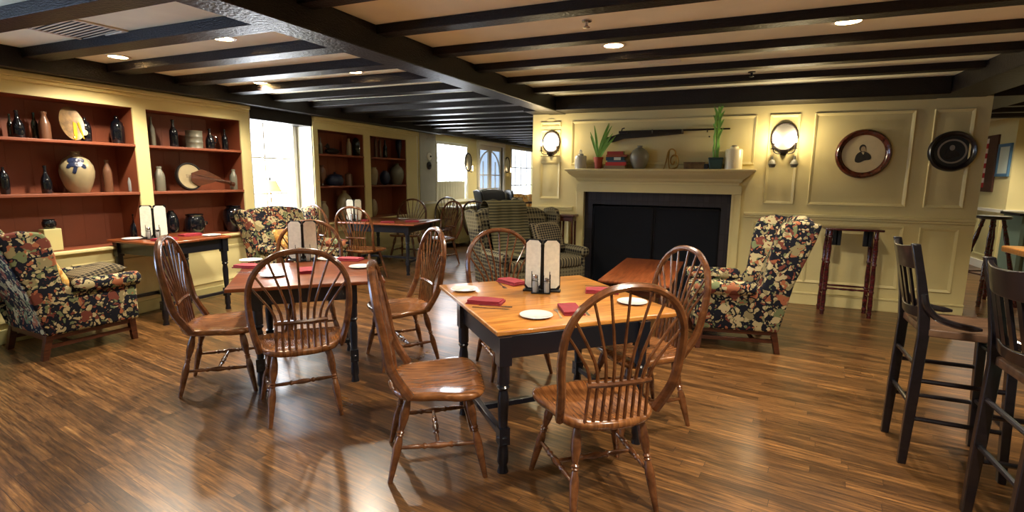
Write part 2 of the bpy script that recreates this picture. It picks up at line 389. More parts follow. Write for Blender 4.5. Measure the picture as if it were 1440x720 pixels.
# ================================================================== ROOM SHELL
XL = -5.8; YF = 7.01; ZC = 2.55
m = MB(); m.bb(-6.9, 7.5, -3.4, 17.2, -.1, 0); struct(m.build('floor', 'floor'))
m = MB(); m.bb(-6.9, 7.5, -3.4, 17.2, ZC, ZC+.1); struct(m.build('ceiling', 'plaster'))

# left wall: window behind the camera, bookcase, window recess, bookcase, far stretch
def wall_with_holes(name, axis, pos, thick, a0, a1, z1, holes, m):
    """wall in the plane axis=pos; holes = (a0,a1,z0,z1)"""
    mb = MB(); cuts = sorted(holes)
    def blk(s0, s1, z0, zz):
        if s1-s0 < 1e-4 or zz-z0 < 1e-4: return
        if axis == 'x': mb.bb(min(pos, pos+thick), max(pos, pos+thick), s0, s1, z0, zz)
        else: mb.bb(s0, s1, min(pos, pos+thick), max(pos, pos+thick), z0, zz)
    p = a0
    for h in cuts:
        blk(p, h[0], 0, z1); blk(h[0], h[1], 0, h[2]); blk(h[0], h[1], h[3], z1); p = h[1]
    blk(p, a1, 0, z1)
    return struct(mb.build(name, m))
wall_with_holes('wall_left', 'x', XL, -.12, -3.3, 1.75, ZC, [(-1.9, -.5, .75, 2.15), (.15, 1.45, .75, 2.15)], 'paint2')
wall_with_holes('wall_recess', 'x', -6.3, -.12, 1.75, 8.9, ZC, [], 'paint')
XW = -6.12
WY = atX(411, 200, XW).y
wall_with_holes('wall_window_bay', 'x', XW, -.12, 5.0, 6.085, ZC, [(5.06, WY, .72, 2.25)], 'paint')
m = MB(); m.bb(-6.3, XL, 4.985, 5.0, 0, ZC); m.bb(-6.3, XL-.01, 1.70, 1.75, 0, ZC); m.bb(-6.3, XL-.01, 8.9, 8.98, 0, ZC); struct(m.build('wall_return', 'white'))
def Yl(px, py=230): return atX(px, py, XL).y
w2 = (9.64, 11.0, .98, 2.2); dr = (11.66, 13.15, 0.02, 2.3); w3 = (13.75, 15.6, .75, 2.3)
wall_with_holes('wall_far_left', 'x', XL, -.12, 8.95, 17.1, ZC, [w2, dr, w3], 'paint')
m = MB(); m.bb(XL, XL+.015, 8.99, 9.6, .98, 2.37); struct(m.build('wall_panel', 'grey_wall'))
m = MB(); m.bb(-6.9, 7.4, 17.0, 17.1, 0, ZC); struct(m.build('wall_far', 'paint'))
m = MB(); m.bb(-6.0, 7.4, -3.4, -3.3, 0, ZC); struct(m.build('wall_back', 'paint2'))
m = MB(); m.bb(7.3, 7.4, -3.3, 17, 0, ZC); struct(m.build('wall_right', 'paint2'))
# far right room corner
m = MB(); m.bb(4.2, 4.35, 10.85, 17, 0, ZC); m.bb(4.35, 7.3, 10.85, 11.0, 0, ZC); struct(m.build('wall_far_right', 'paint'))
m = MB(); m.bb(4.16, 4.2, 10.82, 17, 1.0, 1.05); m.bb(4.16, 7.3, 10.80, 10.85, 1.0, 1.05); struct(m.build('trim_chair_rail_right', 'white'))
m = MB(); m.bb(4.17, 4.2, 10.82, 17, 0, .14); m.bb(4.17, 7.3, 10.81, 10.85, 0, .14); struct(m.build('baseboard_right', 'white', bevel=.006))

def window(idx, X, y0, y1, z0, z1, m, nv=2, nh=3, depth=.07, frame='white'):
    mb = MB(); t = .055
    mb.bb(X-.02, X+depth*.4, y0-t, y0+.01, z0-t, z1+t); mb.bb(X-.02, X+depth*.4, y1-.01, y1+t, z0-t, z1+t)
    mb.bb(X-.02, X+depth*.4, y0, y1, z1-.01, z1+t); mb.bb(X-.02, X+depth*.7, y0-t-.02, y1+t+.02, z0-t, z0)
    for k in range(1, nv): y = y0+(y1-y0)*k/nv; mb.bb(X-.07, X-.05, y-.012, y+.012, z0, z1)
    for k in range(1, nh): z = z0+(z1-z0)*k/nh; mb.bb(X-.072, X-.048, y0, y1, z-.012, z+.012)
    fr = struct(mb.build('window_%d' % idx, frame))
    g = MB(); g.bb(X-.1, X-.085, y0, y1, z0, z1); o = g.build('pane', m, fr)
    return fr
window(1, XW, 5.06, WY, .72, 2.25, 'day')
window(2, XL, *w2, 'day')
window(3, XL, *w3, 'day2', 4, 3)
window(4, XL, -1.9, -.5, .75, 2.15, 'day4')
window(5, XL, .15, 1.45, .75, 2.15, 'day4')
# roller shade valance at the window head
m = MB(); m.tube([(XW+.06, 5.04, 2.25), (XW+.06, WY+.02, 2.25)], .022, 10); tag(m.build('roller_blind', 'paint2'), 'cream roller blind rolled up at the head of the window beside the armchair', 'blind')
# double glazed doors with an arched head in the far part of the left wall
y0, y1, z1 = dr[0], dr[1], dr[3]
m = MB(); m.bb(XL-.03, XL+.05, y0-.1, y0, 0, z1+.12); m.bb(XL-.03, XL+.05, y1, y1+.1, 0, z1+.12); m.bb(XL-.03, XL+.05, y0, y1, z1, z1+.12)
ym = (y0+y1)/2
for a, b in ((y0, ym-.005), (ym+.005, y1)):
    m.bb(XL-.07, XL-.03, a, a+.09, .02, z1); m.bb(XL-.07, XL-.03, b-.09, b, .02, z1); m.bb(XL-.07, XL-.03, a+.09, b-.09, .02, .85); m.bb(XL-.07, XL-.03, a+.09, b-.09, z1-.12, z1)
    for z in (1.2, 1.55): m.bb(XL-.065, XL-.035, a+.09, b-.09, z-.014, z+.014)
m.bb(XL-.065, XL-.035, (y0+ym)/2-.012, (y0+ym)/2+.012, .85, 1.9); m.bb(XL-.065, XL-.035, (y1+ym)/2-.012, (y1+ym)/2+.012, .85, 1.9)
for rr, c in ((.34, ym), ):
    for a0, a1, yc in ((0, PI, ym),):
        m.tube([(XL-.045, yc-math.cos(a0+(a1-a0)*k/14)*.64, 1.62+math.sin(a0+(a1-a0)*k/14)*.55) for k in range(15)], .022, 6)
dd = struct(m.build('door_1', 'white'))
g = MB(); g.bb(XL-.09, XL-.075, y0, y1, .02, z1); g.build('pane', 'day3', dd)
g = MB(); g.tube([(XL-.02, ym-.05, 1.0), (XL+.03, ym-.05, 1.0), (XL+.03, ym-.15, 1.0)], .01, 8); g.build('door_handle', 'brass', dd)
# lower wall: wainscot panels, cap and baseboard on the left wall
m = MB(); m.bb(XL, XL+.05, 8.99, dr[0]-.1, .93, .97); m.bb(XL, XL+.05, dr[1]+.1, 17, .93, .97); m.bb(XL, XL+.04, -3.3, 1.74, .70, .73); struct(m.build('trim_chair_rail_left', 'white', bevel=.006))
m = MB(); m.bb(XL, XL+.02, -3.3, 1.74, 0, .13); m.bb(XL, XL+.02, 8.99, dr[0]-.1, 0, .13); m.bb(XL, XL+.02, dr[1]+.1, 17, 0, .13); struct(m.build('baseboard_left', 'paint2', bevel=.006))
m = MB(); m.bb(XW, XW+.06, 5.0, 6.08, .62, .66); struct(m.build('trim_window_stool', 'white', bevel=.006))

def ring_panel(mb, a0, a1, z0, z1, pos, axis='y', sgn=-1, w=.035, h=.016):
    """raised moulding round a panel on plane axis=pos, standing out by h towards sgn"""
    def V(a, z, d): return Vector((a, pos+sgn*d, z)) if axis == 'y' else Vector((pos+sgn*d, a, z))
    loops = []
    for ins, d in ((0, 0), (.006, h), (w*.55, h*.75), (w, .001), (w+.05, .001), (w+.075, .007)):
        loops.append([mb.bm.verts.new(V(a, z, d)) for a, z in ((a0+ins, z0+ins), (a1-ins, z0+ins), (a1-ins, z1-ins), (a0+ins, z1-ins))])
    for A, B in zip(loops[:-1], loops[1:]):
        for k in range(4): mb.bm.faces.new((A[k], A[(k+1) % 4], B[(k+1) % 4], B[k]))
    mb.bm.faces.new(loops[-1])
m = MB()
for k in range(5): ring_panel(m, 10.95+.95*k, 11.78+.95*k, .22, .93, 4.2, 'x', -1)
struct(m.build('trim_4', 'paint2', sharp=20))
# ------------------------------------------------------------------ fireplace wall
fx0, fx1, fz = -1.835, .045, 1.315
WX0, WX1 = -2.62, 2.48
m = MB(); m.bb(WX0, fx0, YF, 7.95, 0, ZC); m.bb(fx1, WX1, YF, 7.95, 0, ZC); m.bb(fx0, fx1, YF, 7.95, fz, ZC); m.bb(fx0, fx1, 7.55, 7.95, 0, fz)
wf = struct(m.build('wall_front', 'paint'))
def P(px, py): v = atY(px, py, YF); return v.x, v.z
panels = [((763, 175), (792, 204)), ((758, 214), (789, 274)), ((804.5, 169), (1064, 226)), ((1082, 162), (1119, 281)), ((1143, 157), (1283, 285)), ((1306, 154), (1366, 289)),
          ((1122, 319), (1266, 402)), ((1292, 323), (1346, 411))]
pm = []
z_hi, z_lo = 2.235, 1.19
m = MB()
xs = lambda a, b: (P(*a)[0], P(*b)[0])
def ap(px, py0, py1, pxb):
    x0 = (P(px, py0)[0]+P(px, py1)[0])/2; x1 = (P(pxb, py0)[0]+P(pxb, py1)[0])/2; return x0, x1
ring_panel(m, -2.50, -2.20, 2.20, 2.27, YF)
ring_panel(m, -2.50, -2.20, 1.20, 1.72, YF)
ring_panel(m, -2.50, -2.20, 1.80, 2.16, YF)
x0, x1 = P(804.5, 180)[0], P(1064, 180)[0]; ring_panel(m, x0, x1, 1.68, 2.27, YF)
x0, x1 = P(1083, 162)[0], P(1127, 162)[0]; ring_panel(m, x0, x1, 1.21, 2.27, YF)
x0, x1 = P(1147, 158)[0], P(1290, 153)[0]; ring_panel(m, x0, x1, 1.21, 2.27, YF)
x0, x1 = P(1315, 155)[0], P(1374, 151)[0]; ring_panel(m, x0, x1, 1.21, 2.27, YF)
x0, x1 = P(1135, 319)[0], P(1271, 321)[0]; ring_panel(m, x0, x1, .27, .99, YF)
x0, x1 = P(1293, 322)[0], P(1349, 325)[0]; ring_panel(m, x0, x1, .27, .99, YF)
ring_panel(m, -2.5, -2.05, .27, .99, YF); ring_panel(m, .32, .93, .27, .99, YF)
struct(m.build('trim_1', 'paint', sharp=20))
m = MB()
for a, b in ((WX0, -2.0), (.20, WX1)):
    m.bb(a, b, YF-.03, YF, 1.065, 1.10); m.bb(a, b, YF-.018, YF, 1.035, 1.065)
struct(m.build('trim_2', 'paint', bevel=.006))
m = MB()
for a, b in ((WX0, -1.95), (.15, WX1)):
    m.bb(a, b, YF-.022, YF, 0, .13); m.bb(a, b, YF-.03, YF, .13, .155)
struct(m.build('baseboard_front', 'paint', bevel=.006))
# brick lining of the fireplace
m = MB(); m.bb(fx0, fx0+.11, YF+.02, 7.5, 0, fz); m.bb(fx1-.11, fx1, YF+.02, 7.5, 0, fz); m.bb(fx0+.11, fx1-.11, YF+.02, 7.5, fz-.17, fz); m.bb(fx0, fx1, 7.5, 7.55, 0, fz)
m.bb(fx0, fx1, 6.70, 7.5, 0, .02)
struct(m.build('trim_3', 'brick'))
# mantelpiece
t = thing('mantelpiece', 'cream painted mantelpiece with deep moulded shelf around the dark fireplace', 'mantelpiece', (0, 0, 0))
m = MB()
for a, b in ((fx0-.11, fx0), (fx1, fx1+.11)): m.bb(a, b, YF-.05, YF, 0, fz)
m.bb(fx0-.11, fx1+.11, YF-.05, YF, fz, fz+.11)
m.build('surround', 'paint', t, bevel=.004)
m = MB(); m.bb(fx0-.022, fx0, YF-.066, YF-.05, 0, fz+.022); m.bb(fx1, fx1+.022, YF-.066, YF-.05, 0, fz+.022); m.bb(fx0, fx1, YF-.066, YF-.05, fz, fz+.022); m.build('inner_bead', 'paint', t)
m = MB()
prof = [(.02, 1.415), (.045, 1.42), (.05, 1.455), (.075, 1.47), (.09, 1.50), (.14, 1.535), (.17, 1.56), (.19, 1.592)]
loops = []
for d, z in prof:
    a, b = fx0-.03-d, fx1+.03+d
    loops.append([m.bm.verts.new(v) for v in ((a, YF, z), (a, YF-d, z), (b, YF-d, z), (b, YF, z))])
for A, B in zip(loops[:-1], loops[1:]):
    for k in range(3): m.bm.faces.new((A[k], A[k+1], B[k+1], B[k]))
    m.bm.faces.new((A[3], A[0], B[0], B[3]))
m.bm.faces.new(loops[0]); m.bm.faces.new(loops[-1])
m.build('crown_moulding', 'paint', t, sharp=20)
m = MB(); m.bb(-2.075, .295, YF-.225, YF, 1.592, 1.622); m.build('shelf', 'paint', t, bevel=.006)
MZ = 1.622
# fire screen: two black mesh panels
t = thing('fire_screen', 'black two panel mesh screen closing the fireplace opening', 'fire screen', (-.895, YF+.045, .02))
for s in (-1, 1):
    m = MB(); m.box((s*.415, .01, .545), (.80, .006, 1.07)); m.build('screen_panel', 'screen', t)
    m = MB()
    m.box((s*.415, 0, 1.088), (.83, .022, .022)); m.box((s*.415, 0, .011), (.83, .022, .022)); m.box((s*.82, 0, .55), (.022, .022, 1.1)); m.box((s*.012, 0, .55), (.016, .022, 1.1))
    m.build('frame', 'blackmetal', t)

# ------------------------------------------------------------------ ceiling beams
def trim(n, mb, mt='beam', bevel=.008): struct(mb.build('trim_%d' % n, mt, bevel=bevel))
n = 10
m = MB()   # big summer beam, slightly skew to the room
a, b = Vector((-2.62, 2.6, 0)), Vector((-2.36, 7.3, 0)); dv = (b-a).normalized()
P0 = a-dv*6.2; P1 = a+dv*5.6; w = Vector((dv.y, -dv.x, 0))*.235
m.prism([(P0.x, P0.y), (P0.x+w.x, P0.y+w.y), (P1.x+w.x, P1.y+w.y), (P1.x, P1.y)], 2.365, ZC); trim(n, m); n += 1
m = MB(); m.bb(WX0, 2.0, 6.62, YF, 2.375, ZC); trim(n, m); n += 1
m = MB(); m.bb(2.0, 2.42, -3.3, YF, 2.38, ZC); m.bb(WX1-.06, 2.95, YF, 17, 2.38, ZC); trim(n, m); n += 1
m = MB(); m.bb(XL-.5, XL+.16, -3.3, 9.6, 2.375, ZC); trim(n, m); n += 1
m = MB(); m.bb(XL, XL+.12, 9.6, 17, 2.40, ZC); m.bb(-6.3, XL, 4.99, 6.09, 2.22, 2.38); trim(n, m); n += 1
for k in range(-5, 4):
    y = 3.82+.69*k
    m = MB(); m.bb(-2.42 if y > 2 else -2.6, 2.0, y, y+.125, ZC-.062, ZC); trim(n, m, bevel=.005); n += 1
for k in range(-6, 21):
    y = 2.6+.66*k
    xr = -2.6-.06*max(0, 2.6-y)*.9 if y < 8 else 2.6
    if y > 7.2 and y < 8.0: xr = -2.62
    m = MB(); m.bb(XL+.16 if y < 9.4 else XL+.12, xr, y, y+.18, ZC-.08, ZC); trim(n, m, bevel=.005); n += 1
for k in range(0, 12):
    y = 2.0+.75*k
    m = MB(); m.bb(2.42 if y < 7 else 2.95, 7.3, y, y+.15, ZC-.08, ZC); trim(n, m, bevel=.005); n += 1

# ------------------------------------------------------------------ bookcases
def bookcase(label, y0, y1, bays, shelves, z_open=2.18, zs=.76, panels=()):
    t = thing('bookcase', label, 'bookcase', (XL, y0, 0), 0, 'built-in bookcases along the left wall')
    W = y1-y0; f = MB()
    f.bb(-.02, 0, 0, W, z_open, 2.375); f.bb(-.02, 0, 0, W, 0, zs-.03)
    e = [0]+[v-y0 for bay in bays for v in bay]+[W]
    for i in range(0, len(e), 2): f.bb(-.02, 0, e[i], e[i+1], zs-.03, z_open)
    for a, b in panels: ring_panel(f, a-y0, b-y0, .18, zs-.14, 0, 'x', 1)
    f.build('face_frame', 'paint', t)
    m = MB(); m.bb(0, .045, 0, W, 2.325, 2.372); m.bb(0, .025, 0, W, 2.29, 2.325); m.build('crown', 'paint', t, bevel=.008)
    m = MB(); m.bb(-.02, .05, 0, W, zs-.03, zs); m.build('sill', 'paint', t, bevel=.006)
    m = MB(); m.bb(0, .022, 0, W, 0, .13); m.build('base_moulding', 'paint2', t, bevel=.006)
    for a, b in bays:
        a -= y0; b -= y0
        m = MB(); m.bb(-.37, -.355, a-.02, b+.02, zs, z_open+.02)
        k = a
        while k < b: m.bb(-.356, -.353, k, k+.004, zs, z_open); k += .19
        m.bb(-.355, -.02, a-.02, a, zs, z_open+.02); m.bb(-.355, -.02, b, b+.02, zs, z_open+.02); m.bb(-.355, -.02, a, b, z_open, z_open+.02)
        m.build('back_panel', 'terra', t)
        m = MB(); m.bb(-.355, -.02, a, b, zs-.02, zs); m.build('bottom_shelf', 'terra', t)
        for z in shelves:
            m = MB(); m.bb(-.353, 0, a, b, z-.028, z); m.build('shelf', 'terra', t, bevel=.004)
    return t
S1, S2 = 1.305, 1.805
bookcase('wide built-in bookcase with terracotta interior nearest the camera, left of the bright window', 1.76, 4.98, [(1.86, 3.555), (3.69, 4.845)], [S1, S2], panels=[(1.95, 2.7), (2.85, 3.6), (3.75, 4.85)])
T1_, T2_ = 1.335, 1.83
bookcase('narrower built-in bookcase beyond the bright window, with jugs behind the far dining table', 6.1, 8.9, [(6.2, 7.27), (7.44, 8.53)], [T1_, T2_], z_open=2.19, panels=[(6.25, 7.25), (7.45, 8.5)])
m = MB(); m.bb(-6.3, XL-.02, 6.085, 6.1, 0, ZC-.17); struct(m.build('wall_jamb', 'white'))

# ------------------------------------------------------------------ downlights, vents, detectors
def downlight(x, y, label, e=1.):
    t = thing('recessed_downlight', label, 'ceiling light', (x, y, ZC), 0, 'round recessed lights in the ceiling')
    m = MB(); m.lathe([(.075, -.001), (.098, -.001), (.1, -.006), (.075, -.008)], n=24, cap=False); m.build('trim_ring', 'white', t)
    m = MB(); m.lathe([(0, -.0045), (.076, -.0045)], n=24); m.build('lens', 'lamp', t)
    return t
DL = [((1193, 30), 'bright recessed light above the fireplace wall, rightmost one with a wide glow'), ((863, 64), 'recessed ceiling light nearest above the near dining table'),
      ((313, 54), 'recessed ceiling light just left of the big beam'), ((166, 80), 'recessed ceiling light half hidden behind a beam near the left bookcase'),
      ((498, 101), 'recessed ceiling light between left beams above the middle dining table'), ((368, 117), 'recessed ceiling light in front of the bright window'),
      ((622, 163), 'farthest recessed ceiling light, shining near the far window')]
spots = []
for p, lb in DL:
    v = atZ(p[0], p[1], ZC-.004); downlight(v.x, v.y, lb); spots.append((v.x, v.y))
def grille(cx, cy, w, d, rz, label, n=9):
    t = thing('ceiling_vent', label, 'air vent', (cx, cy, ZC), rz)
    m = MB()
    for s in (-1, 1): m.box((s*w/2, 0, -.006), (.03, d+.03, .012)); m.box((0, s*d/2, -.006), (w, .03, .012))
    m.build('frame', 'white', t, bevel=.003)
    m = MB()
    for k in range(n): m.box((0, -d/2+.02+(d-.04)*(k+.5)/n, -.008), (w-.02, .012, .003), M=None)
    m.build('louvres', 'white', t)
    m = MB(); m.box((0, 0, -.0015), (w, d, .002)); m.build('duct', 'black', t)
vc = [atZ(x/3.6, y/3.6, ZC) for x, y in [(40, 105), (205, 50), (620, 155), (420, 208)]]
c = sum(vc, Vector())/4; grille(c.x, c.y, (vc[0]-vc[1]).length*.55+(vc[3]-vc[2]).length*.45, (vc[2]-vc[1]).length, R(-6), 'large white louvred vent in the ceiling above the left bookcase', 13)
v = atZ(925, 82, ZC); grille(v.x, v.y+.08, .34, .16, 0, 'small tan louvred vent between beams above the mantel', 8)
for (px_, py_), nm, lb in (((825, 33), 'sprinkler_head', 'small chrome sprinkler head on the tan ceiling, top centre'), ((1057, 104), 'sprinkler_head', 'small dark sprinkler head between beams right of the mantel')):
    v = atZ(px_, py_, ZC-.02); t = thing(nm, lb, 'sprinkler', (v.x, v.y, ZC))
    m = MB(); m.lathe([(.035, 0), (.034, -.008), (.012, -.012), (.01, -.03)], n=16); m.build('escutcheon', 'steel' if px_ < 900 else 'blackmetal', t)
    m = MB(); m.lathe([(.01, -.03), (.012, -.035), (.024, -.045), (.02, -.048)], n=12); m.build('deflector', 'steel' if px_ < 900 else 'blackmetal', t)

# ================================================================== WINDSOR CHAIRS
LEGP = [(0, .013), (.06, .016), (.16, .023), (.27, .024), (.36, .017), (.40, .013), (.42, .019), (.44, .013), (.455, .018), (.47, .013), (.52, .019), (.60, .023), (.75, .019), (1, .0125)]
STRP = [(0, .009), (.12, .010), (.25, .013), (.30, .010), (.33, .016), (.37, .010), (.42, .014), (.5, .018), (.58, .014), (.63, .010), (.67, .016), (.70, .010), (.75, .013), (.88, .010), (1, .009)]
def windsor(label, wood_, seat_):
    t = thing('windsor_chair', label, 'chair')
    half = [(.245, 0), (.243, .09), (.236, .17), (.212, .235), (.165, .268), (.10, .272), (.03, .252), (-.04, .238), (-.11, .228), (-.17, .203), (-.215, .15), (-.238, .08)]
    pts = half+[(-.245, 0)]+[(x, -y) for x, y in reversed(half[1:])]
    out = smooth_path([(x, y, 0) for x, y in pts], 3, True)
    m = MB(); bm = m.bm; rings = []
    for sc, z in ((.86, .415), (.95, .42), (.995, .437), (1., .447), (.985, .457), (.95, .461), (.85, .458), (.65, .449), (.4, .443), (.18, .442)):
        ring = []
        for p in out:
            dz = 0
            if sc < .9 and p.x > .1: dz = .006*(1-abs(p.y)/.27)*(sc)      # pommel of the saddle
            if sc > .9 and z > .44 and p.x > .15: dz = -.010*abs(math.sin(p.y/.27*PI))
            ring.append(bm.verts.new((p.x*sc, p.y*sc, z+dz)))
        rings.append(ring)
    n = len(out)
    for a, b in zip(rings[:-1], rings[1:]):
        for k in range(n): bm.faces.new((a[k], a[(k+1) % n], b[(k+1) % n], b[k]))
    bm.faces.new(rings[0]); bm.faces.new(rings[-1])
    m.build('seat', seat_, t, sharp=60)
    lean = lambda z: -.195-(z-.46)*.19
    hp = [(-.140, .236, .45), (lean(.6), .262, .60), (lean(.75), .277, .75), (lean(.88), .266, .88), (lean(.98), .215, .98), (lean(1.045), .13, 1.045), (lean(1.068), .045, 1.068)]
    hp = hp+[(x, -y, z) for x, y, z in reversed(hp)]
    sp = smooth_path(hp, 5)
    m = MB(); m.tube(sp, [.0205+.004*(1-min(1, (p.z-.45)/.5)) for p in sp], 8, flat=.85); m.build('bow', wood_, t)
    rz_ = .635; rx = lean(rz_)-.0
    m = MB(); pr = [(rx-.012*(1-(k/5.-1)**2), -.150+.030*k, rz_) for k in range(11)]
    m.tube(pr, [.011]+[.014]*9+[.011], 6); m.build('back_rail', wood_, t)
    for k in range(9):
        u = (k-4)/4.
        yb = .145*u; xb = -.205-.012*(1-u*u); yr = .138*u
        ang = u*1.0
        # where the spindle meets the bow
        best = min(sp, key=lambda p: abs(math.atan2(p.y, p.z-.70)-ang)+(10 if p.z < .8 else 0))
        top = Vector(best)
        p0 = Vector((xb, yb, .452)); p1 = Vector((rx-.012*(1-u*u), yr, rz_))
        mid = p1.lerp(top, .35)+Vector((0, -(top.y-yr)*.17, .0))
        m = MB(); pp = [p0]+smooth_path([p1, mid, top], 3)
        m.tube(pp, [.0085]+[.0085]*1+[.0085, .008, .0075, .007, .0065, .006][:len(pp)-2], 6); m.build('spindle', wood_, t)
    legs = {}
    for sx, sy in ((1, 1), (1, -1), (-1, 1), (-1, -1)):
        a = (.145*sx, .155*sy, .43); b = ((.225 if sx > 0 else -.245)*1., (.245 if sx > 0 else .205)*sy, 0)
        m = MB(); turned(m, a, b, LEGP); m.build('leg', wood_, t)
        legs[sx, sy] = (Vector(a), Vector(b))
    at = lambda k, u: legs[k][0].lerp(legs[k][1], u)
    sts = []
    for sy in (1, -1):
        a, b = at((1, sy), .60), at((-1, sy), .60); m = MB(); turned(m, a, b, STRP, 10); m.build('side_stretcher', wood_, t); sts.append((a+b)/2)
    m = MB(); turned(m, sts[0], sts[1], STRP, 10); m.build('cross_stretcher', wood_, t)
    return t

ch0 = windsor('spindle back oak chair with its back to the viewer at the near table', 'chair', 'seat')
chd = windsor('dark spindle back chair behind the far table, near the grey wall', 'darkchair', 'darkchair')
G = 'spindle back chairs around the dining tables'
ch0.location = (-.515, 2.29, 0); ch0.rotation_euler.z = R(128); ch0['group'] = G
CH = [  # x, y, facing, label
    (-3.29, 2.485, 42, 'spindle back oak chair seen side on at the left end of the middle table'),
    (-2.48, 2.41, 139, 'spindle back oak chair with its back to the viewer at the middle table'),
    (-2.41, 3.42, 232, 'spindle back oak chair on the right side of the middle table, its bow shining'),
    (-3.42, 3.48, 312, 'spindle back oak chair facing the viewer from behind the middle table'),
    (-1.36, 2.23, 35, 'spindle back oak chair seen side on at the left side of the near table'),
    (-.45, 3.16, 218, 'spindle back oak chair right of the near table, closest to the floral armchair'),
    (-1.50, 3.60, 315, 'spindle back oak chair facing the viewer from behind the near table'),
    (-5.40, 6.03, 72, 'spindle back chair between the floral settee and the far dining table'),
    (-4.82, 5.97, 100, 'spindle back chair at the front left of the far dining table'),
    (-5.38, 7.88, 282, 'light oak spindle back chair behind the far dining table, before the second bookcase'),
    (-4.52, 7.62, 250, 'spindle back chair at the right of the far dining table, its bow shining'),
]
for x, y, a, lb in CH: dup(ch0, (x, y, 0), R(a), lb, G)
chd.location = (-5.35, 8.98, 0); chd.rotation_euler.z = R(265); chd['group'] = G
CH2 = [(-4.10, 8.45, 85, 'dark spindle back chair with its back to the viewer at the farthest table'),
       (-3.25, 8.6, 110, 'dark spindle back chair at the farthest table, just left of the plaid sofa')]
for x, y, a, lb in CH2: dup(chd, (x, y, 0), R(a), lb, G)

# ================================================================== DINING TABLES
TLEG = [(0, .032), (.17, .032), (.18, .024), (.20, .033), (.23, .022), (.30, .029), (.45, .027), (.62, .021), (.66, .033), (.68, .022), (.72, .031), (.74, .024), (.80, .028), (.90, .03), (.93, .022), (1, .03)]
def dining_table(label, c, ang, w, d, z, legs, topm='top', group='dining tables with dark painted frames', lowbox=True):
    """local frame at c; legs = four local (x, y)"""
    t = thing('dining_table', label, 'table', (c[0], c[1], 0), R(ang), group)
    m = MB(); m.box((0, 0, z-.013), (w, d, .026)); m.build('tabletop', topm, t, bevel=.007, seg=3)
    xs_ = [l[0] for l in legs]; ys_ = [l[1] for l in legs]; x0, x1, y0, y1 = min(xs_), max(xs_), min(ys_), max(ys_)
    m = MB()
    for y in (y0, y1): m.box(((x0+x1)/2, y, z-.085), (x1-x0, .022, .118))
    for x in (x0, x1): m.box((x, (y0+y1)/2, z-.085), (.022, y1-y0, .118))
    m.build('apron', 'navy', t, bevel=.003)
    for lx, ly in ((x0, y0), (x1, y0), (x1, y1), (x0, y1)):
        m = MB(); m.box((lx, ly, z-.10), (.066, .066, .148))
        H = z-.174
        m.lathe([(r, H*(1-tt)) for tt, r in TLEG], c=(lx, ly, 0), n=16); m.box((lx, ly, .20), (.056, .056, .09))
        m.build('leg', 'navy', t)
    m = MB()
    for x in (x0, x1): m.box((x, (y0+y1)/2, .2), (.034, y1-y0-.05, .034))
    m.box(((x0+x1)/2, (y0+y1)/2, .2), (x1-x0-.03, .034, .034))
    m.build('stretcher', 'navy', t, bevel=.004)
    return t
def loc(c, ang, p):
    u = Vector((math.cos(R(ang)), math.sin(R(ang)))); v = Vector((-u.y, u.x)); d = Vector(p)-Vector(c); return (d.dot(u), d.dot(v))
TB1 = dict(c=(-1.01, 3.02), a=44.5, z=.75)
f1 = loc(TB1['c'], TB1['a'], (-.975, 2.24)); l1 = (f1[0], f1[1]+.70)
dining_table('large square oak topped dining table with dark frame in the foreground', TB1['c'], TB1['a'], 1.12, 1.18, .75, [f1, (f1[0]+.82, f1[1]), (f1[0]+.82, f1[1]+.70), l1])
TB2 = dict(c=(-2.93, 2.98), a=43, z=.765)
f2 = loc(TB2['c'], TB2['a'], (-2.45, 2.885))
dining_table('square dining table with reddish top and dark frame, middle left of the room', TB2['c'], TB2['a'], 1.02, 1.0, .765, [f2, (f2[0]-.62, f2[1]), (f2[0]-.62, f2[1]+.72), (f2[0], f2[1]+.72)], 'redtop')
TB3 = dict(c=(-4.98, 6.86), a=7, z=.79)
dining_table('dining table with reddish top and blue-black frame in front of the second bookcase', TB3['c'], TB3['a'], 1.30, 1.02, .79, [(-.48, -.42), (.50, -.42), (.50, .40), (-.48, .40)], 'redtop')
TB4 = dict(c=(-5.45, 3.61), a=0, z=.83)
dining_table('narrow side table against the left bookcase with a menu stand on it', TB4['c'], 0, .78, .82, .83, [(-.31, -.35), (.33, -.35), (.33, .35), (-.31, .35)], 'redtop')
TB5 = dict(c=(-3.75, 9.35), a=30, z=.76)
dining_table('farthest dining table, crowded with dark chairs behind the plaid sofa', TB5['c'], 30, 1.0, 1.0, .76, [(-.4, -.4), (.4, -.4), (.4, .4), (-.4, .4)], 'redtop')
TB6 = dict(c=(-3.55, 11.6), a=0, z=.76)
dining_table('distant dining table with a white cloth beside the black wing settee', TB6['c'], 0, 1.2, .8, .76, [(-.5, -.32), (.5, -.32), (.5, .32), (-.5, .32)], 'white')

def on(T, lx, ly, dz=0.):
    a = R(T['a']); return Vector((T['c'][0]+lx*math.cos(a)-ly*math.sin(a), T['c'][1]+lx*math.sin(a)+ly*math.cos(a), T['z']+dz))
def at_table(T, px, py): v = atZ(px, py, T['z']); return v
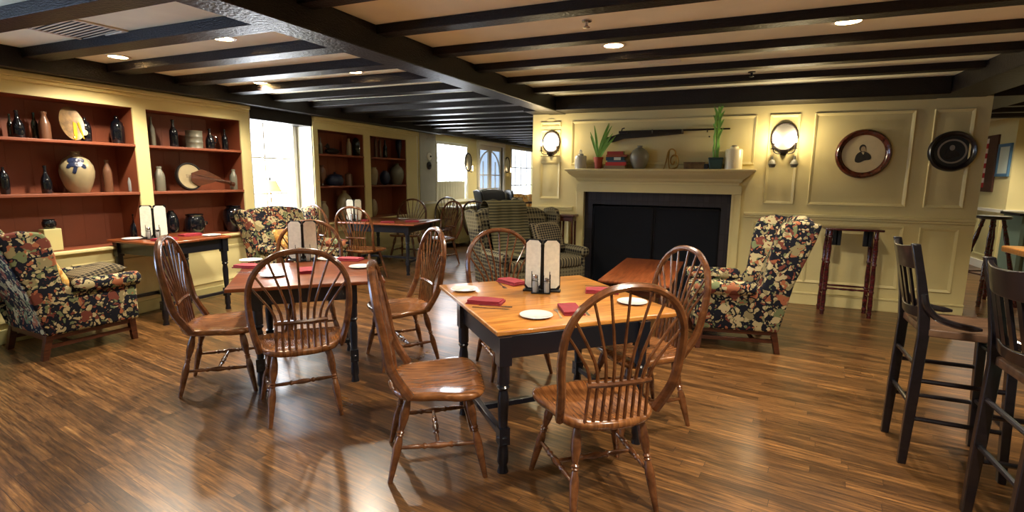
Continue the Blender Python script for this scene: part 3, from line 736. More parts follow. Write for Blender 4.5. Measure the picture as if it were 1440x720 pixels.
# ---- things on tables
PL = None
def plate(p, label):
    global PL
    if PL is None:
        m = MB(); m.lathe([(0, .004), (.045, .004), (.05, .0), (.055, 0), (.088, .011), (.092, .0125), (.09, .015), (.086, .0145), (.056, .0065), (0, .0065)], n=36)
        PL = m.build('plate', 'china'); o = PL
        tag(o, label, 'plate', 'small white bread plates')
    else: o = PL.copy(); col.objects.link(o); o['label'] = label
    o.location = p
NP = None
def napkin(p, rz, label):
    global NP
    if NP is None:
        m = MB()
        # folded cloth: three soft leaves, slightly fanned
        for k, (dx, dy, w, d) in enumerate(((0, 0, .215, .12), (.004, .004, .208, .113), (-.003, .007, .20, .108))):
            z = .0035+k*.0075
            g = [[None]*7 for _ in range(5)]; h = [[None]*7 for _ in range(5)]
            for i in range(5):
                for j in range(7):
                    x = dx-w/2+w*j/6; y = dy-d/2+d*i/4; wv = .0022*math.sin(x*38+k)*math.cos(y*45+k*2)*(1 if k else .3)
                    g[i][j] = m.bm.verts.new((x, y, z-.003)); h[i][j] = m.bm.verts.new((x, y, z+.0042+wv*(1 if k == 2 else 0)))
            for i in range(4):
                for j in range(6):
                    m.bm.faces.new((g[i][j], g[i+1][j], g[i+1][j+1], g[i][j+1])); m.bm.faces.new((h[i][j], h[i][j+1], h[i+1][j+1], h[i+1][j]))
            for i in range(4):
                m.bm.faces.new((g[i][0], h[i][0], h[i+1][0], g[i+1][0])); m.bm.faces.new((g[i][6], g[i+1][6], h[i+1][6], h[i][6]))
            for j in range(6):
                m.bm.faces.new((g[0][j], g[0][j+1], h[0][j+1], h[0][j])); m.bm.faces.new((g[4][j], h[4][j], h[4][j+1], g[4][j+1]))
        NP = m.build('folded_napkin', 'napkin', bevel=.0015); tag(NP, label, 'napkin', 'folded burgundy napkins'); o = NP
    else: o = NP.copy(); col.objects.link(o); o['label'] = label
    o.location = Vector(p)+Vector((0, 0, .0)); o.rotation_euler.z = rz; return o
FK = None; KN = None
def fork(p, rz, label):
    global FK
    if FK is None:
        m = MB(); m.prism([(-.1, -.004), (-.1, .004), (-.09, .0065), (-.02, .003), (.03, .0028), (.045, .010), (.058, .0115), (.058, -.0115), (.045, -.010), (.03, -.0028), (-.02, -.003), (-.09, -.0065)], .0015, .0035)
        for k in range(4): m.box((.078, -.0097+k*.00647, .0025), (.042, .0035, .002))
        FK = m.build('fork', 'steel'); tag(FK, label, 'fork', 'forks laid on the tables'); o = FK
    else: o = FK.copy(); col.objects.link(o); o['label'] = label
    o.location = p; o.rotation_euler.z = rz
def knife(p, rz, label):
    global KN
    if KN is None:
        m = MB(); m.prism([(-.11, -.007), (-.11, .007), (-.03, .0055), (0, .0055), (.02, .008), (.1, .008), (.115, .002), (.10, -.006), (0, -.0055), (-.03, -.0055)], .0012, .0035)
        KN = m.build('knife', 'steel'); tag(KN, label, 'knife', 'knives laid on the tables'); o = KN
    else: o = KN.copy(); col.objects.link(o); o['label'] = label
    o.location = p; o.rotation_euler.z = rz
MS = None; CD = None
def menu_stand(p, rz, label, clabel, cards=2):
    """faces local -Y"""
    global MS, CD
    if MS is None:
        t = MS = thing('menu_stand', label, 'menu holder', group='black menu stands with cream cards')
        m = MB(); m.box((0, 0, .006), (.25, .07, .012)); m.build('base', 'black', t, bevel=.003)
        H = .335
        for s in (-1, 1):
            T = Matrix.Translation((s*.064, -.0, .012)) @ Matrix.Rotation(R(s*14), 4, 'Z') @ Matrix.Rotation(R(-3), 4, 'X')
            w = .058; cut = .022
            oc = lambda w, h0, h1, c: [(-w, h0+c), (-w+c, h0), (w-c, h0), (w, h0+c), (w, h1-c), (w-c, h1), (-w+c, h1), (-w, h1-c)]
            m = MB(); m.prism(oc(w, .0, H, .012), 0, .006, 'xz', T); m.build('menu_cover', 'black', t)
            m = MB(); m.prism(oc(w-.006, .008, H-.008, .022), -.003, .0, 'xz', T); cd = m.build('menu_card', 'card', t)
        m = MB(); m.box((0, .004, .16), (.024, .01, .31)); m.build('spine', 'black', t)
        t2 = CD = thing('condiment_caddy', clabel, 'caddy', group='wire salt and pepper caddies')
        m = MB(); m.box((0, 0, .004), (.125, .055, .004))
        for x in (-.058, -.02, .02, .058):
            m.tube([(x, -.028, .004), (x, -.028, .15 if abs(x) > .03 else .125)], .0028, 6)
        for x in (-.058, .058): m.tube([(x, .028, .004), (x, .028, .12)], .0028, 6)
        for y in (-.028, .028): m.tube([(-.058, y, .09), (-.02, y, .085)], .0026, 6); m.tube([(.02, y, .085), (.058, y, .09)], .0026, 6)
        for x in (-.058, .058): m.tube([(x, -.028, .09), (x, .028, .09)], .0026, 6)
        m.build('wire_rack', 'blackmetal', t2)
        for s, hh in ((-1, .105), (1, .085)):
            m = MB(); m.lathe([(.017, .007), (.019, .012), (.019, hh*.7), (.014, hh*.85), (.013, hh)], c=(s*.036, 0, 0), n=14); g = m.build('shaker', 'salt', t2)
            m = MB(); m.lathe([(.0145, hh-.004), (.0145, hh+.012), (.008, hh+.019), (0, hh+.02)], c=(s*.036, 0, 0), n=14); m.build('cap', 'steel', g)
        ms, cd_ = MS, CD
    else:
        ms = dup(MS, p, rz, label); cd_ = dup(CD, p, rz, clabel)
        # copies of the printed lines keep their card as parent
    ms.location = p; ms.rotation_euler.z = rz
    o = Matrix.Rotation(rz, 3, 'Z') @ Vector((0, -.072, 0)); cd_.location = Vector(p)+o; cd_.rotation_euler.z = rz

v = at_table(TB1, 762, 409); menu_stand((v.x, v.y, v.z), R(14), 'black menu stand with two cream cards on the near table', 'wire salt and pepper caddy in front of the menu stand on the near table')
v = at_table(TB2, 427, 366); menu_stand((v.x, v.y, v.z), R(44), 'black menu stand with cream card on the middle table', 'wire caddy before the menu stand on the middle table')
v = at_table(TB4, 216, 331); menu_stand((-5.50, 3.47, v.z), R(50), 'black menu stand with cream cards on the narrow side table by the bookcase', 'wire caddy before the menu stand on the narrow side table')
menu_stand((-5.42, 6.5, TB3['z']), R(40), 'black menu stand with cream card on the far dining table', 'wire caddy before the menu stand on the far dining table')
menu_stand((-3.85, 9.45, TB5['z']), R(15), 'menu stand on the farthest dining table among dark chairs', 'wire caddy on the farthest dining table')
for T, px, py, lb in ((TB1, 653, 408, 'round white plate at the left corner of the near table'), (TB1, 754, 445, 'round white plate at the front edge of the near table'), (TB1, 889, 426, 'round white plate at the right end of the near table, seen through the chair spindles'),
                      (TB2, 353, 367, 'white plate at the left rear corner of the middle table'), (TB2, 507, 376, 'white plate at the right corner of the middle table'), (TB2, 462, 365, 'white plate at the back of the middle table'), (TB2, 385, 388, 'white plate on the front of the middle table, seen through the chair spindles'),
                      (TB3, 528, 304, 'white plate at the back of the far dining table'), (TB3, 590, 307, 'white plate at the right of the far dining table'),
                      (TB4, 178, 333, 'white plate on the left end of the narrow side table'), (TB4, 306, 328, 'white plate on the right end of the narrow side table')):
    v = at_table(T, px, py)
    if T is TB4: v = Vector((-5.62, 3.32, T['z'])) if px < 200 else Vector((-5.22, 3.90, T['z']))
    if T is TB3: v = on(TB3, .05, .32) if px < 560 else on(TB3, .5, .1)
    plate(v, lb)
for T, px, py, a, lb in ((TB1, 683, 426, 8, 'long folded burgundy napkin at the left edge of the near table'), (TB1, 719, 398, -30, 'burgundy napkin left of the menu stand on the near table'), (TB1, 803, 437, 118, 'burgundy napkin at the front of the near table, right of the plate'), (TB1, 846, 411, 15, 'burgundy napkin on the far right edge of the near table'),
                         (TB2, 350, 376, 14, 'burgundy napkin at the left of the middle table'), (TB2, 430, 382, 135, 'burgundy napkin at the front of the middle table, seen through the spindles'), (TB2, 492, 366, 15, 'burgundy napkin on the right of the middle table'),
                         (TB3, 540, 309, 30, 'burgundy napkin at the front of the far dining table'), (TB3, 565, 305, 30, 'burgundy napkin at the right of the far dining table'), (TB3, 500, 307, 120, 'burgundy napkin left on the far dining table'),
                         (TB4, 0, 0, 90, 'burgundy napkin in front of the menu stand on the narrow side table'), (TB4, 1, 0, 90, 'burgundy napkin at the back right of the narrow side table')):
    v = on(TB3, {540: .15, 565: .42, 500: -.35}[px], {540: -.38, 565: -.1, 500: -.2}[px]) if T is TB3 else at_table(T, px, py) if T is not TB4 else Vector((-5.27, 3.42, T['z'])) if px == 0 else Vector((-5.42, 3.80, T['z']))
    napkin(v, R(a), lb)
for T, px, py, a, lb in ((TB1, 697, 431, 10, 'fork beside the left napkin on the near table'), (TB1, 706, 402, -52, 'fork left of the rear napkin on the near table'), (TB1, 785, 441, 118, 'fork left of the front napkin on the near table'),
                         (TB2, 366, 384, 14, 'fork beside the left napkin on the middle table')):
    v = at_table(T, px, py); fork(v, R(a), lb)
for T, px, py, a, lb in ((TB1, 690, 434, 10, 'knife along the left napkin on the near table'), (TB1, 822, 437, 118, 'knife right of the front napkin on the near table'), (TB1, 845, 403, 15, 'knife behind the far right napkin on the near table'),
                         (TB2, 352, 384, 14, 'knife beside the left napkin on the middle table')):
    v = at_table(T, px, py); knife(v, R(a), lb)

# ================================================================== UPHOLSTERY
def pillow_mesh(w, h, th, n=14, pinch=.12):
    m = MB(); top = {}; bot = {}
    for i in range(n+1):
        for j in range(n+1):
            u, v = -1+2*i/n, -1+2*j/n
            ed = max(abs(u), abs(v))
            k = 1-pinch*(1-ed**2)*0 - pinch*.5*(1-abs(v if abs(u) > abs(v) else u)**2)*ed**3
            x, y = u*w/2*k, v*h/2*k
            t = th/2*max(0, (1-u**4))**.6*max(0, (1-v**4))**.6*(1+.05*math.sin(u*5+v*3))
            top[i, j] = m.bm.verts.new((x, y, t)); 
            bot[i, j] = top[i, j] if i in (0, n) or j in (0, n) else m.bm.verts.new((x, y, -t))
    for i in range(n):
        for j in range(n):
            m.bm.faces.new((top[i, j], top[i+1, j], top[i+1, j+1], top[i, j+1]))
            q = (bot[i, j], bot[i, j+1], bot[i+1, j+1], bot[i+1, j])
            try: m.bm.faces.new(q)
            except ValueError: pass
    return m
def soft_box(mb, c, d, nx=6, puff=.012, M=None):
    """box with gently crowned faces"""
    n0 = len(mb.bm.verts); tmp = bmesh.new(); bmesh.ops.create_cube(tmp, size=1.0)
    bmesh.ops.subdivide_edges(tmp, edges=tmp.edges[:], cuts=nx, use_grid_fill=True)
    mp = {}
    for v in tmp.verts:
        p = Vector(v.co); q = Vector((p.x*d[0], p.y*d[1], p.z*d[2]))
        f = lambda a: max(0, 1-(2*abs(a))**2)
        ax = [abs(p.x) > .499, abs(p.y) > .499, abs(p.z) > .499]
        if ax[0]: q.x += math.copysign(puff*f(p.y)*f(p.z), p.x)
        if ax[1]: q.y += math.copysign(puff*f(p.x)*f(p.z), p.y)
        if ax[2]: q.z += math.copysign(puff*1.6*f(p.x)*f(p.y), p.z)
        mp[v] = mb.bm.verts.new((M or Matrix()) @ (q+Vector(c)))
    for f in tmp.faces: mb.bm.faces.new([mp[v] for v in f.verts])
    tmp.free()
def wing_chair(label, name, cat, W, fab, cush, legm, H=1.16, group=None, base_z=.2, cushions=1, loc_=(0, 0, 0), rz=0., seatcush=None):
    t = thing(name, label, cat, loc_, rz, group)
    m = MB(); soft_box(m, (.015, 0, base_z+.10), (.70, W-.10, .20), 5, .004); m.build('seat_base', fab, t, bevel=.02, seg=3, sharp=60)
    for k in range(cushions):
        w = (W-.17)/cushions
        m = MB(); soft_box(m, (.055, -(W-.17)/2+w*(k+.5), base_z+.255), (.64, w-.008, .12), 6, .018); m.build('seat_cushion', seatcush or cush, t, bevel=.035, seg=4, sharp=60)
    # back: leaned slab with an arched top
    m = MB(); n = 10
    prof = []
    for k in range(n+1):
        y = -(W-.14)/2+(W-.14)*k/n; prof.append((y, H-.03+.05*(1-(2*k/n-1)**2)-.04*(abs(2*k/n-1) > .95)))
    zb = base_z+.15; lean = .25
    def X(z): return -.22-lean*(z-zb)/(H-zb)
    rows = 8; fr = []; bk = []
    for r in range(rows+1):
        a, b = [], []
        for k, (y, zt) in enumerate(prof):
            z = zb+(zt-zb)*r/rows; bulge = .025*math.sin(PI*min(1, r/rows*.95+.05))*(1-(2*k/n-1)**4)
            a.append(m.bm.verts.new((X(z)+bulge+.0, y, z))); b.append(m.bm.verts.new((X(z)-.105, y, z)))
        fr.append(a); bk.append(b)
    for r in range(rows):
        for k in range(n):
            m.bm.faces.new((fr[r][k], fr[r][k+1], fr[r+1][k+1], fr[r+1][k])); m.bm.faces.new((bk[r][k], bk[r+1][k], bk[r+1][k+1], bk[r][k+1]))
        m.bm.faces.new((fr[r][0], fr[r+1][0], bk[r+1][0], bk[r][0])); m.bm.faces.new((fr[r][n], bk[r][n], bk[r+1][n], fr[r+1][n]))
    for k in range(n):
        m.bm.faces.new((fr[0][k], bk[0][k], bk[0][k+1], fr[0][k+1])); m.bm.faces.new((fr[rows][k], fr[rows][k+1], bk[rows][k+1], bk[rows][k]))
    m.build('backrest', fab, t, bevel=.03, seg=4, sharp=60)
    m = MB()
    for s in (-1, 1): m.box((0, (W/2-.065)*s, base_z-.018), (.60, .03, .045))
    for x in (-.31, .31): m.box((x, 0, base_z-.018), (.03, W-.14, .045))
    m.build('seat_rail', legm, t, bevel=.003)
    arm = base_z+.40
    for s in (-1, 1):
        yo = s*(W/2-.035)
        sc = H/1.16
        out = [(-.33, base_z), (.345, base_z), (.345, arm-.05), (.2, arm-.04), (-.13, arm-.04), (-.185, arm+.02), (-.205, .78*sc), (-.22, .93*sc), (-.245, 1.06*sc), (-.29, 1.135*sc), (-.42, 1.16*sc), (-.575, 1.13*sc), (-.545, 1.0*sc), (-.42, .62*sc)]
        m = MB(); m.prism(out, yo-.035, yo+.035, 'xz')
        for v in m.bm.verts:
            if v.co.z > .7*sc: v.co.y += s*.045*(v.co.z-.7*sc)/.45
        m.build('wing', fab, t, bevel=.022, seg=3, sharp=60)
        m = MB(); T = Matrix.Translation((0, yo+s*.012, arm-.03)) @ Matrix.Rotation(R(90), 4, 'Y')
        m.lathe([(0, -.13), (.045, -.125), (.062, -.1), (.064, .1), (.066, .32), (.062, .362), (.045, .378), (0, .382)], n=18, M=T)
        m.build('arm', fab, t, sharp=60)
    hl = base_z
    for sx in (1, -1):
        for sy in (1, -1):
            m = MB()
            a = Vector((.30*sx-.0, (W/2-.065)*sy, hl)); b = Vector((.315 if sx > 0 else -.345, (W/2-.065)*sy, 0))
            vs = []
            for p, q in ((b, .021), (a, .027)):
                vs.append([m.bm.verts.new(p+Vector((x*q, y*q, 0))) for x, y in ((-1, -1), (1, -1), (1, 1), (-1, 1))])
            for k in range(4): m.bm.faces.new((vs[0][k], vs[0][(k+1) % 4], vs[1][(k+1) % 4], vs[1][k]))
            m.bm.faces.new(vs[0]); m.bm.faces.new(vs[1]); m.build('leg', legm, t, bevel=.003)
    m = MB()
    for s in (-1, 1): m.box((-.01, (W/2-.065)*s, .105), (.61, .02, .034))
    m.box((-.15, 0, .105), (.02, W-.14, .034)); m.build('stretcher', legm, t, bevel=.003)
    return t
GW = 'floral wing armchairs'
wing_chair('floral tapestry wing armchair at the far left, turned sideways toward the bookcase', 'wing_armchair', 'armchair', .74, 'floral', 'floral', 'leg', 1.06, GW, loc_=(-5.27, 2.56, 0), rz=R(86))
wing_chair('floral tapestry wing armchair to the right of the fireplace', 'wing_armchair', 'armchair', .74, 'floral', 'floral', 'leg', 1.17, GW, loc_=(.094, 5.10, 0), rz=R(190))
wing_chair('floral tapestry wing settee under the bright window with a gold pillow', 'wing_settee', 'settee', 1.0, 'floral', 'floral', 'leg', 1.06, loc_=(-5.22, 5.14, 0), rz=R(-8))
wing_chair('dark plaid wing sofa with striped seat left of the fireplace', 'wing_sofa', 'sofa', 1.24, 'plaid', 'plaid', 'leg', 1.10, cushions=2, loc_=(-2.26, 6.03, 0), rz=R(-35), seatcush='stripey')
wing_chair('black high backed wing settee in the distance beside the white clothed table', 'wing_settee', 'settee', .85, 'black', 'black', 'leg', 1.22, loc_=(-4.58, 10.5, 0), rz=R(-30))
wing_chair('pale floral sofa far away below the last window, beside the glazed doors', 'sofa', 'sofa', 1.5, 'gold', 'floral', 'leg', 1.0, loc_=(-5.2, 13.9, 0), rz=R(-5))
def pillow(label, w, h, th, m, M, name='pillow', pinch=.12):
    o = pillow_mesh(w, h, th, pinch=pinch).build(name, m, sharp=80); o.matrix_world = M; tag(o, label, 'cushion'); return o
T = Matrix.Translation
RX = lambda a: Matrix.Rotation(R(a), 4, 'X'); RY = lambda a: Matrix.Rotation(R(a), 4, 'Y'); RZ = lambda a: Matrix.Rotation(R(a), 4, 'Z')
pillow('dark plaid pillow lying on the seat of the far left floral armchair', .42, .42, .13, 'plaidp', T((-5.25, 2.72, .60)) @ RZ(86) @ RY(-14))
pillow('gold floral pillow propped against the back of the far left armchair', .40, .36, .13, 'gold', T((-5.26, 2.40, .70)) @ RZ(86) @ RY(66))
pillow('gold floral pillow propped on the settee below the bright window', .46, .30, .15, 'gold', T((-5.34, 5.12, .66)) @ RZ(-8) @ RY(66) @ RZ(90))
pillow('dark plaid pillow leaning in the right end of the plaid sofa', .44, .44, .16, 'plaidp', T((-2.16, 6.40, .73)) @ RZ(-50) @ RY(62) @ RZ(6))
# throw blanket draped over the sofa back
def throw():
    m = MB(); rz = R(-35); c = Vector((-2.26, 6.03, 0))
    path = [(-.50, .45), (-.545, .70), (-.60, .95), (-.635, 1.09), (-.60, 1.165), (-.52, 1.175), (-.435, 1.13), (-.385, 1.0), (-.30, .80), (-.205, .64), (-.10, .555), (.12, .545), (.30, .535)]
    path = [Vector((x, 0, z)) for x, z in path]; path = smooth_path(path, 3)
    ny = 14; g = []
    for i, p in enumerate(path):
        row = []
        for j in range(ny+1):
            y = -.42+.58*j/ny+.06*math.sin(i*.13); wv = .010*math.sin(j*1.5+i*.22)+.006*math.sin(j*.7)
            n = Vector((1, 0, .25)) if i > 16 else Vector((-1, 0, .3)) if i < 11 else Vector((0, 0, 1))
            if i > 30: n = Vector((0, 0, 1))
            q = p+n.normalized()*(wv+.022); q.y = y; row.append(m.bm.verts.new(q))
        g.append(row)
    for i in range(len(g)-1):
        for j in range(ny): m.bm.faces.new((g[i][j], g[i+1][j], g[i+1][j+1], g[i][j+1]))
    o = m.build('throw_blanket', 'stripe', sharp=80); o.location = c; o.rotation_euler.z = rz
    s = o.modifiers.new('thick', 'SOLIDIFY'); s.thickness = .008
    tag(o, 'olive and tan striped throw draped over the back of the plaid sofa', 'blanket')
throw()

# ================================================================== BAR CHAIRS, STOOLS, COUNTER
def bar_chair(label):
    t = thing('bar_chair', label, 'bar chair', group='tall dark bar chairs')
    Z = .755
    for s in (-1, 1):
        m = MB(); y = .19*s
        pts = [(-.205, y, 0), (-.195, y, .35), (-.185, y, .72), (-.195, y, .85), (-.225, y*.98, 1.02), (-.262, y*.95, 1.185)]
        prev = None; n = len(pts)
        for i, p in enumerate(pts):
            wx, wy = (.024, .017) if 0 < i < n-2 else (.019, .016)
            r = [m.bm.verts.new(Vector(p)+Vector((a*wx, b*wy, 0))) for a, b in ((-1, -1), (1, -1), (1, 1), (-1, 1))]
            if prev: 
                for k in range(4): m.bm.faces.new((prev[k], prev[(k+1) % 4], r[(k+1) % 4], r[k]))
            else: m.bm.faces.new(r)
            prev = r
        m.bm.faces.new(prev); m.build('back_post', 'ebony', t, bevel=.004)
        m = MB(); a = Vector((.175, .185*s, Z-.04)); b = Vector((.205, .2*s, 0)); vs = []
        for p, q in ((b, .017), (a, .022)): vs.append([m.bm.verts.new(p+Vector((x*q, yy*q, 0))) for x, yy in ((-1, -1), (1, -1), (1, 1), (-1, 1))])
        for k in range(4): m.bm.faces.new((vs[0][k], vs[0][(k+1) % 4], vs[1][(k+1) % 4], vs[1][k]))
        m.bm.faces.new(vs[0]); m.bm.faces.new(vs[1]); m.build('leg', 'ebony', t, bevel=.004)
        # curved arm bracket from the post down to the seat
        m = MB(); p = smooth_path([(-.205, .205*s, .93), (-.19, .213*s, .87), (-.14, .216*s, .815), (-.05, .214*s, .785), (.04, .208*s, .776)], 4)
        m.tube(p, [.017]*(len(p)-2)+[.012, .008], 8); m.build('arm_bracket', 'ebony', t)
    # saddle seat
    m = MB(); n = 10; tp = []; bt = []
    for i in range(n+1):
        a, b = [], []
        for j in range(n+1):
            x = -.19+.42*i/n; hw = .205+.012*math.sin(PI*i/n); y = -hw+2*hw*j/n
            dip = -.014*math.sin(PI*i/n)**1*(1-(2*j/n-1)**2)
            if i == n: x += .012*(1-(2*j/n-1)**2)
            a.append(m.bm.verts.new((x, y, Z+dip))); b.append(m.bm.verts.new((x, y, Z-.042)))
        tp.append(a); bt.append(b)
    for i in range(n):
        for j in range(n): m.bm.faces.new((tp[i][j], tp[i+1][j], tp[i+1][j+1], tp[i][j+1])); m.bm.faces.new((bt[i][j], bt[i][j+1], bt[i+1][j+1], bt[i+1][j]))
        m.bm.faces.new((tp[i][0], bt[i][0], bt[i+1][0], tp[i+1][0])); m.bm.faces.new((tp[i][n], tp[i+1][n], bt[i+1][n], bt[i][n]))
        m.bm.faces.new((tp[0][i], tp[0][i+1], bt[0][i+1], bt[0][i])); m.bm.faces.new((tp[n][i], bt[n][i], bt[n][i+1], tp[n][i+1]))
    m.build('seat', 'barseat', t, bevel=.008, seg=3, sharp=50)
    # crest rail: curved, wider at the ends of its top edge
    m = MB(); n = 10; rr = []
    for i in range(n+1):
        u = 2*i/n-1; y = .178*u; bow = -.035*(1-u*u); z1 = 1.165+.018*abs(u)**2-.004; z0 = 1.055-.006*(1-u*u)
        x0 = -.236+bow; x1 = -.258+bow
        rr.append([m.bm.verts.new(v) for v in ((x0+.011, y, z0), (x0-.011, y, z0), (x1-.011, y, z1), (x1+.011, y, z1))])
    for A, B in zip(rr[:-1], rr[1:]):
        for k in range(4): m.bm.faces.new((A[k], A[(k+1) % 4], B[(k+1) % 4], B[k]))
    m.bm.faces.new(rr[0]); m.bm.faces.new(rr[-1]); m.build('crest_rail', 'ebony', t, bevel=.004)
    m = MB(); rr = []
    for i in range(n+1):
        u = 2*i/n-1; y = .176*u; bow = -.03*(1-u*u); z1 = .865-.025*(1-u*u); z0 = .80-.012*(1-u*u)
        rr.append([m.bm.verts.new(v) for v in ((-.187+bow+.01, y, z0), (-.187+bow-.01, y, z0), (-.195+bow-.01, y, z1), (-.195+bow+.01, y, z1))])
    for A, B in zip(rr[:-1], rr[1:]):
        for k in range(4): m.bm.faces.new((A[k], A[(k+1) % 4], B[(k+1) % 4], B[k]))
    m.bm.faces.new(rr[0]); m.bm.faces.new(rr[-1]); m.build('lower_rail', 'ebony', t, bevel=.004)
    for y in (-.105, -.035, .035, .105):
        u = y/.178; b1 = -.03*(1-u*u); b2 = -.035*(1-u*u)
        m = MB(); a = Vector((-.195+b1, y, .845)); b = Vector((-.236+b2, y, 1.06)); vs = []
        for p in (a, b): vs.append([m.bm.verts.new(p+Vector((x*.006, q*.017, 0))) for x, q in ((-1, -1), (1, -1), (1, 1), (-1, 1))])
        for k in range(4): m.bm.faces.new((vs[0][k], vs[0][(k+1) % 4], vs[1][(k+1) % 4], vs[1][k]))
        m.bm.faces.new(vs[0]); m.bm.faces.new(vs[1]); m.build('slat', 'ebony', t)
    def st(a, b, r=.012):
        m = MB(); m.tube([a, b], r, 8); m.build('stretcher', 'ebony', t)
    for s in (-1, 1):
        for z in (.26, .47): st((-.195, .19*s, z), (.195, .195*s, z), .0125)
    for z in (.33, .55): st((-.195, -.19, z), (-.195, .19, z))
    st((.195, -.195, .28), (.195, .195, .28), .014); st((.185, -.19, .6), (.185, .19, .6))
    return t
b0 = bar_chair('tall dark bar chair second from the right edge, its whole frame in view')
b0.location = (1.17, 3.36, 0); b0.rotation_euler.z = R(-2)
dup(b0, (1.31, 2.60, 0), R(0), 'tall dark bar chair nearest the camera, cut by the right picture edge', 'tall dark bar chairs')
# bar counter
t = thing('bar_counter', 'bar counter with a thick oak top at the right edge, behind the nearest bar chair', 'counter', (1.64, 1.0, 0))
m = MB(); m.bb(0, .85, -1.6, 3.22, 1.06, 1.10); m.build('countertop', 'top', t, bevel=.01, seg=3)
m = MB(); m.bb(.30, .75, -1.5, 3.1, .1, 1.06)
for k in range(6): ring_panel(m, -1.4+.75*k, -.75+.75*k, .22, .95, .30, 'x', -1)
m.build('counter_body', 'tealpaint', t)
m = MB(); m.bb(.33, .75, -1.5, 3.07, 0, .1); m.build('plinth', 'black', t)
# tall stand against the panelled wall
t = thing('tall_stool', 'tall dark cherry stool against the panelled wall, right of the floral armchair', 'stool', (1.30, 6.70, 0), R(0))
m = MB(); m.box((0, 0, .968), (.55, .30, .024)); m.build('seat', 'cherry', t, bevel=.008, seg=3)
SL = [(0, .02), (.06, .02), (.08, .026), (.1, .018), (.22, .026), (.36, .021), (.38, .028), (.4, .02), (.55, .026), (.68, .022), (.70, .028), (.72, .02), (.84, .025), (.93, .022), (.95, .028), (.97, .02), (1, .022)]
for sx in (-1, 1):
    for sy in (-1, 1):
        m = MB(); turned(m, (.215*sx, .105*sy, .956), (.225*sx, .115*sy, 0), SL, 14); m.build('leg', 'cherry', t)
    m = MB(); m.prism([(-.07, 0), (.07, 0), (.07, .17), (-.07, .17)], -.012, .012, 'yz', M=Matrix.Translation((.145*sx, 0, .786))); m.box((.145*sx, -.06, .87), (.085, .02, .17)); m.build('bracket', 'navy', t, bevel=.006)
m = MB(); turned(m, (-.222, -.112, .30), (.222, -.112, .30), [(0, .008), (.2, .012), (.3, .009), (.4, .014), (.5, .010), (.6, .014), (.7, .009), (.8, .012), (1, .008)]); turned(m, (-.222, .112, .30), (.222, .112, .30), [(0, .008), (.5, .013), (1, .008)])
for s in (-1, 1): m.tube([(.222*s, -.11, .22), (.222*s, .11, .22)], .010, 8)
m.build('stretcher', 'cherry', t)
t = thing('splayed_stool', 'dark cherry stool with splayed legs standing just behind the right end of the panelled wall', 'stool', (3.02, 8.05, 0), R(20))
m = MB(); m.lathe([(0, 1.05), (.13, 1.05), (.165, 1.06), (.17, 1.08), (.155, 1.092), (0, 1.085)], n=28); m.build('seat', 'ebony', t)
for k in range(4):
    a = R(45+90*k); m = MB(); turned(m, (.09*math.cos(a), .09*math.sin(a), 1.05), (.31*math.cos(a), .31*math.sin(a), 0), SL, 14); m.build('leg', 'cherry', t)
m = MB(); q = [(.23*math.cos(R(45+90*k)), .23*math.sin(R(45+90*k)), .38) for k in range(4)]
for k in range(4): m.tube([q[k], q[(k+1) % 4]], .010, 8)
m.build('stretcher', 'cherry', t)
# teal side counter in the next room
t = thing('service_counter', 'teal painted counter with a black top in the room at the far right', 'counter', (4.14, 9.6, 0))
m = MB(); m.bb(-.25, 2.3, 0, .6, 1.02, 1.06); m.build('countertop', 'black', t, bevel=.006)
m = MB(); m.bb(-.2, 2.25, .05, .6, 0, 1.02)
for k in range(4): ring_panel(m, -.12+.58*k, .38+.58*k, .18, .9, .05, 'y', -1)
m.build('counter_body', 'tealpaint', t)
# coffee table in front of the hearth
t = thing('coffee_table', 'low plank topped wooden table in front of the fireplace', 'table', (-.75, 5.45, 0))
m = MB(); m.box((0, 0, .537), (1.5, .66, .026)); o = m.build('tabletop', 'redtop', t, bevel=.008, seg=3); o.rotation_euler.z = R(90)
m = MB()
for s in (-1, 1): m.box((s*.25, 0, .465), (.022, 1.26, .12)); m.box((0, s*.62, .465), (.50, .022, .12))
m.build('apron', 'leg', t)
for sx in (-1, 1):
    for sy in (-1, 1):
        m = MB(); m.box((.25*sx, .62*sy, .47), (.06, .06, .12)); m.lathe([(r*.95, .41*(1-tt)) for tt, r in TLEG], c=(.25*sx, .62*sy, 0), n=14); m.build('leg', 'leg', t)
# dark armrest chair / small chest left of the mantel
t = thing('plant_stand', 'narrow dark wooden stand between the plaid sofa and the mantelpiece', 'stand', (-2.02, 6.84, 0), 0)
m = MB(); m.box((0, 0, .985), (.24, .22, .03)); m.box((0, 0, .94), (.19, .17, .06)); m.build('top', 'leg', t, bevel=.006)
for sx in (-1, 1):
    for sy in (-1, 1):
        m = MB(); m.box((.085*sx, .075*sy, .455), (.026, .026, .91)); m.build('leg', 'leg', t, bevel=.003)
m = MB(); m.box((0, 0, .3), (.19, .17, .018)); m.build('shelf', 'leg', t)

# ================================================================== LAMP IN THE WINDOW
t = thing('floor_lamp', 'floor lamp with a cream shade standing in the bright window bay', 'lamp', (-5.93, 5.38, 0))
m = MB(); m.lathe([(0, 0), (.13, 0), (.13, .015), (.03, .03), (.012, .05)], n=24); m.build('base', 'brass', t)
m = MB(); m.tube([(0, 0, .03), (0, 0, 1.42)], .009, 10); m.build('pole', 'brass', t)
m = MB(); m.lathe([(.155, 1.265), (.150, 1.27), (.075, 1.42), (.07, 1.42), (.145, 1.268), (.155, 1.265)], n=28, cap=False); m.build('lamp_shade', 'shade', t)
m = MB(); m.lathe([(.008, 1.42), (.014, 1.43), (.012, 1.45), (.03, 1.46), (.06, 1.464), (.03, 1.468), (0, 1.47)], n=14); m.build('finial', 'iron', t)

